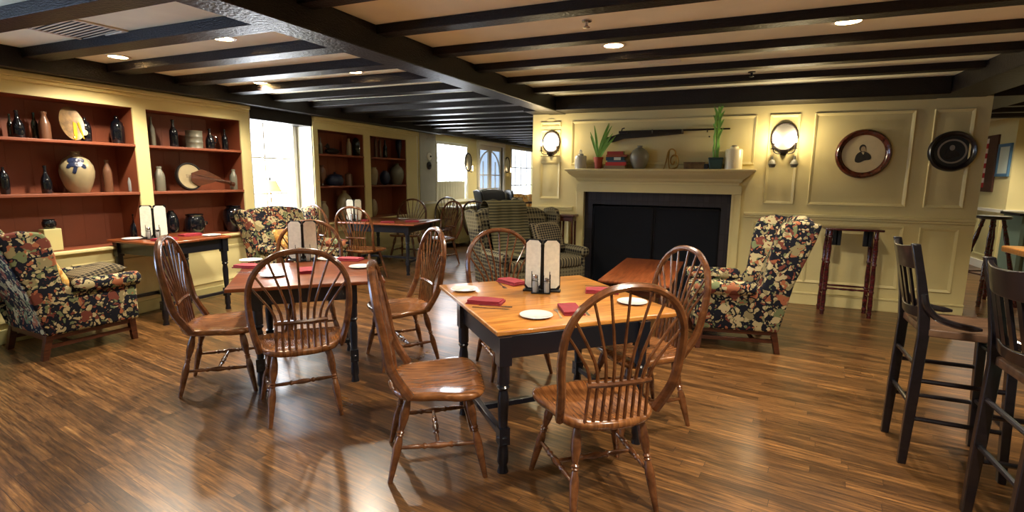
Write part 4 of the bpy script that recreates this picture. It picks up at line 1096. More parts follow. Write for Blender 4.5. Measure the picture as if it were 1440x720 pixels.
# ================================================================== VESSELS
PR = {  # unit profiles: (r, z) with height 1, r relative to max radius 1
 'wine': [(.0, 0), (.95, 0), (1, .02), (1, .50), (.93, .60), (.55, .70), (.36, .78), (.33, .92), (.42, .93), (.42, .97), (.33, 1), (0, 1)],
 'squat': [(0, 0), (.9, 0), (1, .05), (1, .40), (.8, .56), (.42, .70), (.30, .80), (.28, .93), (.38, .94), (.36, 1), (0, 1)],
 'demijohn': [(0, 0), (.8, 0), (.92, .06), (1, .35), (.98, .60), (.8, .76), (.4, .86), (.27, .9), (.27, .97), (.33, .98), (.30, 1), (0, 1)],
 'stonebottle': [(0, 0), (.95, 0), (1, .03), (1, .58), (.9, .70), (.5, .85), (.42, .92), (.52, .94), (.5, 1), (0, 1)],
 'jug': [(0, 0), (.55, 0), (.60, .02), (.80, .18), (.96, .38), (1, .52), (.94, .66), (.72, .80), (.38, .89), (.26, .92), (.24, .97), (.29, .985), (.27, 1), (0, 1)],
 'jar': [(0, 0), (.62, 0), (.68, .03), (.92, .35), (1, .62), (.9, .82), (.66, .92), (.66, .96), (.74, .98), (.7, 1), (.6, .97), (0, .95)],
 'pot': [(0, 0), (.7, 0), (.85, .1), (1, .4), (1, .65), (.86, .86), (.8, .9), (.9, .97), (.88, 1), (.78, .98), (.76, .9), (0, .88)],
 'can': [(0, 0), (1, 0), (1, .03), (.97, .05), (.97, .30), (1, .32), (1, .35), (.97, .37), (.97, .62), (1, .64), (1, .67), (.97, .69), (.97, .94), (1, .96), (1, 1), (0, 1)],
 'urn': [(0, 0), (.5, 0), (.55, .04), (.35, .12), (.5, .2), (.9, .45), (1, .62), (.85, .8), (.5, .88), (.45, .92), (.62, .98), (.58, 1), (0, 1)],
 'cylinder': [(0, 0), (1, 0), (1, .82), (.9, .88), (.5, .92), (.45, .97), (.5, 1), (0, 1)],
 'milkcan': [(0, 0), (1, 0), (1, .55), (.92, .62), (.55, .8), (.5, .9), (.62, .94), (.6, 1), (0, 1)],
 'sphere': [(0, 0), (.4, .01), (.75, .12), (.95, .3), (1, .5), (.93, .7), (.72, .86), (.4, .96), (.4, 1), (0, 1)],
}
def scale_prof(k, r, h): return [(a*r, b*h) for a, b in PR[k]]
def vessel(name, label, kind, p, r, h, m, cat=None, handle=None, spout=None, extra=None, group=None, cap=None):
    need = handle or extra or cap
    if need: t = thing(name, label, cat or name.split('_')[-1], p, 0, group); mb = MB(); mb.lathe(scale_prof(kind, r, h), n=26); mb.build('body', m, t)
    else:
        mb = MB(); mb.lathe(scale_prof(kind, r, h), n=26); t = mb.build(name, m); t.location = p; tag(t, label, cat or name.split('_')[-1], group)
    if handle:
        t.rotation_euler.z = math.atan2(-p[1], -p[0]) if p[0] < -5 else 0
        for (y, z0, z1, o) in handle:
            mb = MB(); mb.tube(smooth_path([(0, y*.92, z0), (0, y*1.0+o*(1 if y > 0 else -1), z0+(z1-z0)*.25), (0, y*1.0+o*(1 if y > 0 else -1), z0+(z1-z0)*.8), (0, y*.35, z1)], 3), max(.007, r*.09), 8); mb.build('handle', m, t)
    if cap:
        mb = MB(); mb.lathe([(cap[0], h-.01), (cap[0], h+cap[1]), (0, h+cap[1])], n=14); mb.build('stopper', cap[2], t)
    if extra:
        extra(t)
        if p[0] < -5: t.rotation_euler.z = math.atan2(-p[1], -p[0])
    return t
def shelf_pos(px, py_top, zs, X=-5.97):
    v = atX(px, py_top, X); return (X, v.y, zs), v.z-zs
def flower(t, R_, H):
    mb = MB(); pf = PR['jug']
    def rad(z):
        for (r0, z0), (r1, z1) in zip(pf[:-1], pf[1:]):
            if z0 <= z/H <= z1 and z1 > z0: return R_*(r0+(r1-r0)*(z/H-z0)/(z1-z0))
        return R_
    pts = [(-.34+.068*k, H*(.74+.05*math.cos(k*1.3)), .030) for k in range(11)]+[(-.16+.08*k, H*.685, .024) for k in range(5)]+[(-.4, H*.655, .020), (-.47, H*.62, .016), (.4, H*.655, .020), (.46, H*.62, .016)]+[(-.02-.03*k, H*(.64-.035*k), .016) for k in range(5)]
    for a, z, s in pts:
        rr = rad(z); n = Vector((1, 0, (rad(z-.01)-rad(z+.01))/.02)).normalized(); tl = math.atan2(n.x, n.z)
        mb.lathe([(0, -.004), (s, -.003), (s, .001), (0, .003)], n=10, M=Matrix.Rotation(a, 4, 'Z') @ Matrix.Translation((rr, 0, z)) @ Matrix.Rotation(tl, 4, 'Y'))
    mb.build('cobalt_flower', 'cobalt', t); return
    for k in range(7):
        a = -.9+.3*k
        for q in range(3): mb.lathe([(0, -.003), (.017, -.002), (.017, .002), (0, .003)], n=10, M=Matrix.Translation((r*math.cos(a*.55), r*math.sin(a*.55), zc+.045*math.cos(a*2.2)-.02*q)) @ Matrix.Rotation(a*.55, 4, 'Z') @ Matrix.Rotation(R(90), 4, 'Y'))
    for k in range(5): mb.lathe([(0, -.003), (.014, 0), (0, .003)], n=10, M=Matrix.Translation((r*math.cos((k-2)*.08)*1.0, r*math.sin((k-2)*.08), zc-.05-.016*k)) @ Matrix.Rotation(R(90), 4, 'Y'))
    mb.build('cobalt_flower', 'cobalt', t)
JR = [0, 0]
def put(px, ptop, zs, name, label, kind, wpx, m, X=-5.97, **kw):
    p, h = shelf_pos(px, ptop, zs, X)
    c_ = Vector((p[0], p[1], zs+h*.4)); tdir = Vector((-c_.y, c_.x, 0)).normalized()
    def sx(v): d = v-Vector((0, 0, CAMH)); return 720*d.dot(_r2)/d.dot(_f)
    r = wpx*1.06/abs(sx(c_+tdir)-sx(c_-tdir))
    r = min(r, .16); JR[:] = [r, h]
    if kind == 'jug': r = max(r, .05)
    return vessel(name, label, kind, p, r, h, m, **kw)
Gb = 'old bottles on the bookcase shelves'
# first bookcase, left bay
put(22, 155, S2, 'bottle', 'large dark bottle with rounded shoulders on the top shelf, first from the left edge', 'squat', 19, 'bottle')
put(12, 160, S2, 'bottle', 'brown bottle half behind the large dark bottle at the left edge, top shelf', 'wine', 10, 'green', X=-6.06)
put(46, 158, S2, 'bottle', 'green bottle left of the copper milk can on the top shelf', 'wine', 11, 'green', X=-6.05)
put(60, 157, S2, 'milk_can', 'copper coloured small milk can beside the gilt plate, top shelf', 'milkcan', 17, 'brownstone')
put(118, 165, S2, 'jug', 'dark jug with a round tan label on the top shelf, right of the gilt plate', 'demijohn', 17, 'bottle', extra=lambda t: MB().lathe([(0, 0), (.028, 0), (.028, .004), (0, .004)], M=Matrix.Translation((.068, -.01, .09)) @ Matrix.Rotation(R(90), 4, 'Y'), n=20).build('label_patch', 'paper', t))
put(163, 163, S2, 'jug', 'dark round shouldered jug alone at the right end of the top shelf', 'demijohn', 20, 'bottle')
put(3, 235, S1, 'bottle', 'dark bottle cut by the left edge on the middle shelf', 'demijohn', 16, 'bottle')
put(62, 233, S1, 'bottle', 'black bottle left of the big stoneware jug on the middle shelf', 'squat', 16, 'bottle')
put(105, 213, S1, 'stoneware_jug', 'large ovoid stoneware jug with a cobalt flower on the middle shelf', 'jug', 50, 'stone', extra=lambda t: flower(t, JR[0], JR[1]))
put(149, 225, S1, 'stoneware_bottle', 'tall brown stoneware bottle right of the big jug, middle shelf', 'stonebottle', 13, 'brownstone')
put(184, 235, S1, 'bottle', 'small clear glass bottle at the right end of the middle shelf', 'squat', 13, 'salt')
put(188, 301, .762, 'bottle', 'dark bottle behind the narrow side table, left of the menu stand', 'squat', 15, 'bottle')
# leaning gilt plate with figure
p, h = shelf_pos(93, 150, S2, -5.98)
t = thing('display_plate', 'large round aged plate with gilt figures leaning on the top shelf', 'plate', (-5.93, p[1], S2), 0)
rr = .165; T0 = Matrix.Translation((0, 0, rr*math.cos(R(14))+.006)) @ Matrix.Diagonal((1, .62, 1, 1)) @ Matrix.Rotation(R(76), 4, 'Y')
m = MB(); m.lathe([(0, -.004), (rr*.6, -.004), (rr, .008), (rr, .014), (rr*.93, .012), (rr*.62, .004), (0, .004)], M=T0 @ Matrix.Scale(1, 4), n=36); m.build('plate_body', 'plate_brown', t)
m = MB()
m.prism([(-.02, .02), (.10, -.01), (.145, -.005), (.15, .02), (.10, .04), (0, .06)], .006, .014, M=T0); m.prism([(-.01, .075), (.06, .085), (.145, .105), (.15, .12), (.05, .115), (-.02, .10)], .006, .014, M=T0)
m.lathe([(0, .006), (.024, .008), (.018, .02), (0, .026)], c=(0, 0, 0), M=T0 @ Matrix.Translation((.145, -.01, 0)), n=12)
m.build('gilt_figure', 'gilt', t)
# crock and pot by the armchair
t = MB(); t.prism([(-.05, -.07), (.05, -.07), (.05, .07), (-.05, .07)], 0, .21)
o = t.build('storage_box', 'paint2', bevel=.006, loc=(-5.93, 2.78, .762)); tag(o, 'cream upright box in the bookcase just behind the far left armchair', 'box')
o = vessel('iron_pot', 'small black iron pot on top of the cream box behind the far left armchair', 'pot', (-5.93, 2.78, .973), .055, .09, 'bottle', cat='pot')
# second bay
put(211, 164, S2, 'bottle', 'pale grey green bottle at the left end of the second bay top shelf', 'wine', 10, 'greystone')
put(242, 168, S2, 'bottle', 'dark wine bottle second from the left in the second bay top shelf', 'wine', 12, 'bottle')
def band(t):
    pass
put(272, 184, S2, 'round_box', 'banded round grey green pantry box in the second bay top shelf', 'can', 24, 'greystone', cat='box')
put(294, 181, S2, 'jug', 'small dark jug with a wire handle right of the round box', 'squat', 13, 'bottle', handle=[(.04, .07, .17, .03)])
put(315, 182, S2, 'bottle', 'small dark bottle at the right end of the second bay top shelf', 'wine', 9, 'bottle')
put(223, 234, S1, 'stoneware_bottle', 'grey stoneware bottle left of the banjo', 'stonebottle', 15, 'greystone')
put(328, 238, S1, 'stoneware_bottle', 'grey stoneware bottle at the neck end of the banjo', 'stonebottle', 12, 'greystone')
put(240, 296, .762, 'iron_pot', 'round dark glazed pot right of the menu stand in the lower bookcase', 'sphere', 20, 'bottle', cat='pot')
put(273, 301, .762, 'iron_kettle', 'wide black iron kettle in the lower bookcase behind the narrow side table', 'pot', 28, 'bottle', cat='kettle', handle=[(.1, .12, .17, .02)])
put(328, 289, .762, 'vase', 'big black glossy vase at the right end of the lower bookcase', 'jar', 30, 'bottle')
# banjo lying against the back
p, h = shelf_pos(266, 230, S1, -5.95)
t = thing('banjo', 'old banjo with a round pale head leaning on the middle shelf of the second bay', 'instrument', (-5.90, p[1]-.02, S1), 0)
BS = 1.3
t.scale = (1, 1.3, 1.3); t.location.x = -5.93
T0 = Matrix.Translation((0, 0, .128)) @ Matrix.Rotation(R(80), 4, 'Y')
m = MB(); m.lathe([(.10, -.03), (.125, -.03), (.128, 0), (.125, .012), (.112, .012), (.110, 0)], M=T0, n=36); m.build('rim', 'iron', t)
m = MB(); m.lathe([(0, .004), (.112, .004), (.112, -.004), (0, -.004)], M=T0, n=36); m.build('head', 'stone', t)
# neck runs to the right (+y), sloping down
m = MB(); a = Vector((.025, .02, .15)); b = Vector((.025, .40, .06)); d = (b-a)
m.tube([a, a+d*.25, a+d*.7, b], [.016, .020, .015, .012], 8); m.tube([b, b+d*.10], [.022, .024], 6)
m.build('neck', 'darkchair', t)
m = MB(); m.prism([(-.06, .05), (.04, .085), (.12, .06), (.24, 0), (.14, -.04), (0, -.07), (-.07, -.02)], .0, .01, 'yz', M=Matrix.Translation((.03, .06, .11))); m.build('bracket_plate', 'leg', t)
m = MB()
for k in range(4): m.tube([Vector((.045, -.06, .12+.008*k)), Vector((.045, .40, .075+.003*k))], .0012, 4)
m.build('strings', 'steel', t)
# second bookcase
X2 = -5.97
put(450, 193, T2_, 'bottle', 'small pale bottle at the left end of the second bookcase top shelf', 'wine', 5, 'greystone')
t = thing('carved_duck', 'dark carved duck decoy on the top shelf of the second bookcase', 'decoy', (-5.95, atX(467, 210, -5.95).y, T2_), R(90))
m = MB(); m.lathe([(0, -.17), (.03, -.15), (.055, -.06), (.06, .04), (.04, .13), (.012, .19), (0, .2)], M=Matrix.Translation((0, 0, .055)) @ Matrix.Rotation(R(90), 4, 'Y') @ Matrix.Scale(.9, 4), n=16); m.build('body', 'iron', t)
m = MB(); m.lathe([(0, -.05), (.03, -.03), (.035, 0), (.02, .03), (.0, .05)], M=Matrix.Translation((-.1, 0, .13)), n=12); m.tube([(-.12, 0, .13), (-.175, 0, .122)], [.014, .006], 6); m.build('head', 'iron', t)
put(490, 195, T2_, 'stoneware_bottle', 'pale stoneware bottle beside the dark crock, second bookcase top shelf', 'stonebottle', 7, 'stone')
put(502, 189, T2_, 'crock', 'large dark green crock at the right of the second bookcase left bay, top shelf', 'demijohn', 15, 'green')
put(452, 232, T1_, 'copper_vase', 'copper toned vase at the left end of the second bookcase middle shelf', 'urn', 11, 'brownstone', cat='vase')
t = thing('coffee_urn', 'dark blue covered tureen on the middle shelf of the second bookcase', 'tureen', (-5.97, atX(471, 250, -5.97).y, T1_), 0)
m = MB(); m.lathe(scale_prof('pot', .11, .16), n=24, sy=1.5); m.build('body', 'cobalt', t); m = MB(); m.lathe([(.10, .155), (.08, .175), (.02, .19), (.012, .2), (.02, .215), (0, .222)], n=20, sy=1.5); m.build('lid', 'cobalt', t)
put(490, 243, T1_, 'glass_jar', 'brown glass jar right of the dark tureen on the middle shelf', 'cylinder', 10, 'brownstone', cat='jar')
put(505, 243, T1_, 'glass_jar', 'smoky glass jar at the right end of the second bookcase left bay', 'cylinder', 9, 'greystone', cat='jar')
put(455, 283, .762, 'stoneware_bottle', 'brown and tan stoneware bottle in the lower left of the second bookcase', 'stonebottle', 13, 'stone')
put(484, 268, .762, 'stoneware_jug', 'tan stoneware jug in the lower part of the second bookcase behind the menu stand', 'jug', 22, 'stone')
for k, (px_, ht) in enumerate(((528, 193), (534, 195))): put(px_, ht, T2_, 'candle_mold', ['slim tan tin candle mold, left one of the pair in the right bay top shelf', 'slim tan tin candle mold, right one of the pair in the right bay top shelf'][k], 'cylinder', 4, 'brownstone', cat='candle mold')
put(541, 197, T2_, 'bottle', 'dark bottle in the middle of the right bay top shelf, second bookcase', 'wine', 6, 'bottle')
put(561, 191, T2_, 'decanter', 'dark blue decanter at the right end of the second bookcase top shelf', 'urn', 10, 'cobalt')
put(524, 235, T1_, 'stoneware_jar', 'cream stoneware jar half hidden by the middle stile of the second bookcase', 'jar', 14, 'stone')
put(541, 240, T1_, 'crock', 'dark blue crock between two stoneware jugs, second bookcase middle shelf', 'sphere', 14, 'cobalt')
put(558, 230, T1_, 'stoneware_jug', 'grey stoneware jug at the right end of the second bookcase middle shelf', 'jug', 19, 'greystone')
put(525, 280, .762, 'stoneware_jar', 'round pale jar in the lower right bay of the second bookcase', 'sphere', 11, 'stone')

# ================================================================== MANTEL
YM = 6.90
def mpos(px, py): v = atY(px, py, YM); return v
def mput(px, ptop, wpx, name, label, kind, m, **kw):
    v = mpos(px, ptop); r = (atY(px+wpx/2., ptop, YM).x-atY(px-wpx/2., ptop, YM).x)/2
    return vessel(name, label, kind, (v.x, YM, MZ), r, v.z-MZ, m, **kw)
v = mpos(817, 207)
vessel('glass_jar', 'clear glass jar with a metal bail handle at the left end of the mantel', 'cylinder', (v.x, YM, MZ), .08, .20, 'salt', cat='jar', handle=[(.05, .17, .25, -.01), (-.05, .17, .25, -.01)])
# red pot with long leaves
v = mpos(841, 234)
t = thing('potted_plant', 'plant with long pale green leaves in a red clay pot on the mantel', 'plant', (v.x, YM, MZ))
m = MB(); m.lathe([(0, 0), (.045, 0), (.06, .13), (.068, .13), (.068, .155), (.058, .155), (.055, .14), (0, .14)], n=20); m.build('pot', 'pot', t)
random.seed(3)
def leaf(mb, base, tip, w, bend=.04):
    b, e = Vector(base), Vector(tip); d = e-b; side = d.cross(Vector((0, 1, .2))).normalized(); prev = None; n = 8
    for i in range(n+1):
        u = i/n; c = b+d*u+Vector((math.copysign(bend, d.x)*u*u*1.2, -bend*.6*math.sin(PI*u), -bend*u*u*.4)); ww = w*math.sin(PI*min(.98, u*.85+.12))**.8*.5
        r = [mb.bm.verts.new(c-side*ww), mb.bm.verts.new(c+Vector((0, .004, -.002))), mb.bm.verts.new(c+side*ww)]
        if prev:
            mb.bm.faces.new((prev[0], prev[1], r[1], r[0])); mb.bm.faces.new((prev[1], prev[2], r[2], r[1]))
        prev = r
for k in range(13):
    a = random.uniform(-1, 1); h_ = random.uniform(.30, .52)*(1-.25*abs(a))
    m = MB(); leaf(m, (a*.02, random.uniform(-.02, .02), .14), (a*.14+(.05 if a > 0 else 0), random.uniform(-.06, .04), .14+h_), .034); m.build('leaf', 'leaf', t, sharp=80)
# books
bk = [('tan book at the bottom of the stack on the mantel', srgb(150, 124, 84), .34, .042), ('coral red book second from the bottom of the mantel stack', srgb(214, 62, 52), .33, .045), ('grey blue thin book in the middle of the mantel stack', srgb(86, 100, 116), .30, .022),
      ('dark teal book with a pale spine patch in the mantel stack', srgb(20, 74, 86), .30, .045), ('orange brown book second from the top of the mantel stack', srgb(168, 88, 44), .33, .030), ('dull red book on top of the mantel stack', srgb(172, 56, 40), .26, .042)]
v = mpos(867, 234); z = MZ
for k, (lb, c, w, h_) in enumerate(bk):
    w *= .82; mt = mat('book_cloth_%d' % k, tuple(x*.75 for x in c[:3])+(1,), .6); t = thing('book', lb, 'book', (v.x+.006*((k*7) % 5-2), YM, z), R((k*5) % 7-3), 'stack of old books on the mantel')
    m = MB(); m.box((0, 0, .0015), (w, .15, .003)); m.box((0, 0, h_-.0015), (w, .15, .003)); m.box((0, -.0735, h_/2), (w, .003, h_)); m.build('cover', mt, t, bevel=.001)
    m = MB(); m.box((0, .001, h_/2), (w-.012, .142, h_-.006)); m.build('pages', 'paper', t)
    if k == 3: m = MB(); m.box((.03, -.0755, h_/2), (.09, .001, h_-.01)); m.build('spine_label', 'palepic', t)
    z += h_
mput(900, 205, 27, 'stoneware_jug', 'ovoid grey stoneware jug with two small handles on the mantel, below the rifle', 'jug', 'greystone', extra=lambda t: MB().tube(smooth_path([(-.05, 0, .215), (-.062, 0, .245), (-.02, 0, .252), (.02, 0, .247), (.055, 0, .25), (.05, 0, .215)], 3), .008, 8).build('handle', 'iron', t))
# brass looped sculpture
v = mpos(945, 234)
t = thing('horn_sculpture', 'curled brass bugle like loops standing on the middle of the mantel', 'ornament', (v.x, YM, MZ))
m = MB(); m.tube(smooth_path([(-.10, 0, .0), (-.075, 0, .10), (-.06, 0, .20), (-.035, 0, .245), (0, 0, .25), (.03, 0, .22), (.035, 0, .16)], 4), .009, 8); m.build('outer_loop', 'brass', t)
m = MB(); m.tube(smooth_path([(-.045, .012, .24), (-.05, .012, .12), (-.03, .012, .01), (.02, .012, .01), (.06, .012, .03), (.07, .012, .10), (.055, .012, .16), (.015, .012, .175), (-.02, .012, .14), (-.02, .012, .08), (.01, .012, .06), (.025, .012, .1)], 4), .010, 8); m.build('inner_coil', 'brass', t)
t = thing('wooden_box', 'small brown wooden box on the mantel left of the teal pot', 'box', (mpos(976, 234).x, YM, MZ))
m = MB(); m.box((0, 0, .035), (.24, .10, .07)); m.build('body', 'plate_brown', t, bevel=.003); m = MB(); m.box((0, 0, .079), (.25, .108, .016)); m.build('lid', 'plate_brown', t, bevel=.003)
m = MB(); m.box((0, 0, .032), (.05, .06, .064)); o = m.build('match_box', 'cobalt', bevel=.002, loc=(mpos(992.5, 234).x, YM, MZ)); tag(o, 'tiny dark blue box wedged between the wooden box and the teal pot', 'box')
v = mpos(1006, 234)
t = thing('potted_plant', 'upright bamboo like green stalk in a square teal pot on the mantel', 'plant', (v.x, YM, MZ))
m = MB(); m.box((0, 0, .06), (.165, .12, .12), taper=.88); m.box((0, 0, .13), (.175, .13, .025)); m.build('pot', 'teal', t, bevel=.008)
for k, (x_, h_) in enumerate(((-.03, .56), (0, .66), (.018, .60), (.005, .50))):
    m = MB(); pp = [(x_+.004*math.sin(i*2+k), -.01+.012*k, .12+(h_-.0)*i/12.) for i in range(13)]; m.tube(pp, [.012 if i % 3 else .015 for i in range(12)]+[.004], 8); m.build('stalk', 'leaf', t)
for k in range(7):
    m = MB(); z0 = .35+.05*k; leaf(m, (0, 0, z0), ((-.035 if k % 2 else .04), -.02, z0+.16), .03, .02); m.build('leaf', 'leaf', t, sharp=80)
mput(1033, 206, 25, 'stoneware_jug', 'cream glazed jug with black top and small handle at the right end of the mantel', 'cylinder', 'whitejug', handle=[(.06, .17, .235, .0)], cap=(.03, .012, 'iron'))
# musket on the wall
def mw(px, py): v = atY(px, py, YF-.05); return Vector((v.x, YF-.05, v.z))
t = thing('musket', 'old flintlock musket hung above the mantel, pointing right', 'musket', (0, 0, 0))
q = lambda x, y: (lambda v: (v.x, v.z))(mw(830+x/6.857, 150+y/6.857))
m = MB(); m.prism([q(130, 360), q(150, 300), q(215, 285), q(300, 255), q(345, 235), q(600, 235), q(900, 225), q(900, 262), q(600, 290), q(440, 302), q(330, 310), q(230, 342)], YF-.075, YF-.035, 'xz'); m.build('stock', 'ebony', t, bevel=.006, seg=3)
m = MB(); m.tube([mw(830+345/6.857, 150+244/6.857)+Vector((0, -.005, 0)), mw(830+1350/6.857, 150+212/6.857)+Vector((0, -.005, 0))], [.016, .010], 10); m.build('barrel', 'iron', t)
m = MB(); a = mw(830+320/6.857, 150+255/6.857); m.box((a.x, a.y-.03, a.z+.01), (.11, .012, .03)); m.tube([a+Vector((-.02, -.035, .02)), a+Vector((-.01, -.035, .055)), a+Vector((.02, -.035, .06))], .008, 6); m.tube([a+Vector((-.06, -.02, -.045)), a+Vector((-.03, -.02, -.07)), a+Vector((.01, -.02, -.04))], .005, 6); m.build('flintlock', 'iron', t)
m = MB()
for x_ in (890, 600, 1130): a = mw(830+x_/6.857, 150+243/6.857-x_*0.0008); m.box((a.x, a.y-.006, a.z), (.014, .05, .048 if x_ < 1000 else .026))
m.build('barrel_band', 'steel', t)
m = MB()
for x_ in (420, 1150): a = mw(830+x_/6.857, 150+270/6.857); m.bb(a.x-.008, a.x+.008, YF-.08, YF, a.z-.03, a.z-.018); 
m.build('wall_hook', 'iron', t)

# ================================================================== SCONCES
def sconce(label, px, py, r, sides=(-1, 1)):
    v = atY(px, py, YF); t = thing('wall_sconce', label, 'wall light', (v.x, YF, v.z), 0)
    m = MB(); T0 = Matrix.Translation((0, -.02, 0)) @ Matrix.Rotation(R(90), 4, 'X')
    m.lathe([(0, 0), (r*.86, .0), (r*.9, .012), (0, .004)], M=T0, n=32, sy=1.15); m.build('mirror', 'mirror', t)
    m = MB(); m.tube([(r*.95*math.cos(2*PI*k/28), -.028, r*1.1*math.sin(2*PI*k/28)) for k in range(28)], .012, 8, close=True); m.tube([(0, -.0, -r*1.12), (0, -.03, -r*1.12)], .02, 8); m.build('rim', 'iron', t)
    m = MB(); m.lathe([(0, -.05), (.028, -.04), (.05, -.01), (.055, .02), (0, .02)], M=Matrix.Translation((0, -.05, -r*1.18)), n=16)
    for s in sides: m.tube(smooth_path([(0, -.05, -r*1.2), (s*.05, -.09, -r*1.35), (s*.10, -.11, -r*1.25), (s*.115, -.11, -r*1.02)], 4), .006, 8)
    m.build('arm', 'iron', t)
    for s in sides:
        m = MB(); m.lathe([(0, 0), (.028, .006), (.03, .012), (.012, .014), (.012, .075), (0, .075)], M=Matrix.Translation((s*.115, -.11, -r*1.02)), n=14); cnd = m.build('candle_cup', 'iron', t)
        m = MB(); m.lathe([(0, 0), (.010, .005), (.016, .03), (.012, .055), (.003, .08), (0, .082)], M=Matrix.Translation((s*.115, -.11, -r*1.02+.075)), n=14); m.build('bulb', 'bulb', cnd)
        l = bpy.data.lights.new('sconce_light', 'POINT'); l.energy = 7; l.color = (1, .80, .50); l.shadow_soft_size = .03
        lo = bpy.data.objects.new('sconce_light', l); col.objects.link(lo); lo.location = (v.x+s*.115, YF-.19, v.z-r*1.02+.13)
    return t, v
t, v = sconce('round mirrored wall sconce left of the mantel, above the plaid sofa', 776, 200, .13)
t, v = sconce('round mirrored wall sconce with glass drops, right of the mantel above the floral armchair', 1103, 193, .145)
for s in (-1, 1):
    m = MB(); m.lathe([(0, -.05), (.03, -.045), (.045, -.01), (.03, .03), (.012, .045), (.012, .08), (0, .08)], M=Matrix.Translation((s*.115+.0, -.13, -.31)), n=14); m.build('glass_drop', 'greystone', t)
for px_, py_, lb in ((657, 228, 'dark rimmed mirrored sconce on the yellow wall between the far window and the glazed doors'), (712, 232, 'small mirrored sconce right of the glazed doors')):
    v = atX(px_, py_, XL); t = thing('wall_sconce', lb, 'wall light', (XL, v.y, v.z), R(90))
    T0 = Matrix.Translation((0, -.02, 0)) @ Matrix.Rotation(R(90), 4, 'X')
    m = MB(); m.lathe([(0, 0), (.15, 0), (.16, .012), (0, .004)], M=T0, n=28, sy=1.25); m.build('mirror', 'mirror', t)
    m = MB(); m.tube([(.165*math.cos(2*PI*k/28), -.028, .205*math.sin(2*PI*k/28)) for k in range(28)], .018, 8, close=True); m.build('rim', 'iron', t)
    m = MB(); m.tube([(0, -.03, -.2), (.03, -.1, -.24), (.05, -.12, -.2)], .008, 8); m.build('arm', 'iron', t)
    m = MB(); m.lathe([(0, 0), (.012, 0), (.012, .06), (.016, .08), (.004, .12), (0, .12)], M=Matrix.Translation((.05, -.12, -.2)), n=12); m.build('bulb', 'bulb', t)

# ================================================================== PORTRAITS
def portrait(label, px, py, r, fm, ground, dark):
    v = atY(px, py, YF); t = thing('framed_portrait', label, 'picture', (v.x, YF, v.z), 0)
    T0 = Matrix.Rotation(R(90), 4, 'X')
    prof = [(r*.76, 0), (r*.76, .018), (r*.80, .020), (r*.84, .034), (r*.92, .042), (r*.98, .03), (r, .012), (r, 0)]
    m = MB(); m.lathe(prof, M=T0, n=56, cap=False)
    m.build('frame', fm, t)
    m = MB(); m.lathe([(0, .010), (r*.78, .010)], M=T0, n=48, cap=False); m.build('picture_ground', ground, t)
    k = r/.28
    def blob(nm, pts, mt, d): m = MB(); m.prism([(x*k, z*k) for x, z in pts], -d-.001, -d, 'xz'); m.build(nm, mt, t)
    circ = lambda cx, cz, a, b, n=20: [(cx+a*math.cos(2*PI*i/n), cz+b*math.sin(2*PI*i/n)) for i in range(n)]
    sh = smooth_path([(-.075, -.085, 0), (-.07, -.02, 0), (-.045, .015, 0), (-.015, .03, 0), (.02, .025, 0), (.06, .0, 0), (.08, -.035, 0), (.07, -.065, 0), (.02, -.075, 0), (-.03, -.10, 0)], 3, True)
    if not dark:
        blob('figure_coat', [(p.x, p.y) for p in sh], 'sepia', .011)
        blob('figure_hair', circ(-.01, .065, .034, .042), 'sepia', .0115); blob('figure_face', circ(-.004, .055, .024, .031), 'skin', .0128)
        blob('figure_collar', [(-.02, .02), (.01, .018), (.002, -.01)], 'paper', .0128)
    else:
        m = MB(); m.lathe([(r*.52, .013), (r*.60, .013)], M=T0, n=48, cap=False)
        m.build('inner_ring', 'slate', t)
        blob('figure_coat', [(p.x*1.1, p.y-.01) for p in sh], 'sepia', .011); blob('figure_face', circ(-.004, .05, .030, .038), 'slate', .0122)
    return t
portrait('round walnut framed portrait of a man in a dark coat on cream paper', 1213.5, 216.5, .275, 'walnut', 'paper', False)
portrait('smaller round black framed dark portrait at the right end of the panelled wall', 1338.5, 213, .215, 'ebony', 'darkpic', True)
# pictures in the far right room
XR = 4.2
def rp(px, py): v = atX(px, py, XR); return v
t = thing('framed_flag', 'dark brown board with a red and white striped flag strip in the far right room', 'picture', (XR, 11.8, 1.75), 0)
m = MB(); m.bb(-.03, 0, -.42, .42, -.42, .55); m.build('board', 'brownboard', t, bevel=.004)
fg = []
for k in range(10):
    m = MB(); m.bb(-.036, -.03, -.10, .40, -.35+.085*k, -.35+.085*(k+1)); m.build('stripe', 'red' if k % 2 == 0 else 'flagw', t)
t = thing('framed_print', 'small blue framed print on the yellow wall at the far right', 'picture', (XR, 11.12, 1.86), 0)
m = MB(); 
m.bb(-.03, 0, -.22, .22, -.27, -.22); m.bb(-.03, 0, -.22, .22, .22, .27); m.bb(-.03, 0, -.22, -.18, -.22, .22); m.bb(-.03, 0, .18, .22, -.22, .22); m.build('frame', 'bluepic', t, bevel=.004)
m = MB(); m.bb(-.012, 0, -.18, .18, -.22, .22); m.build('print', 'palepic', t)
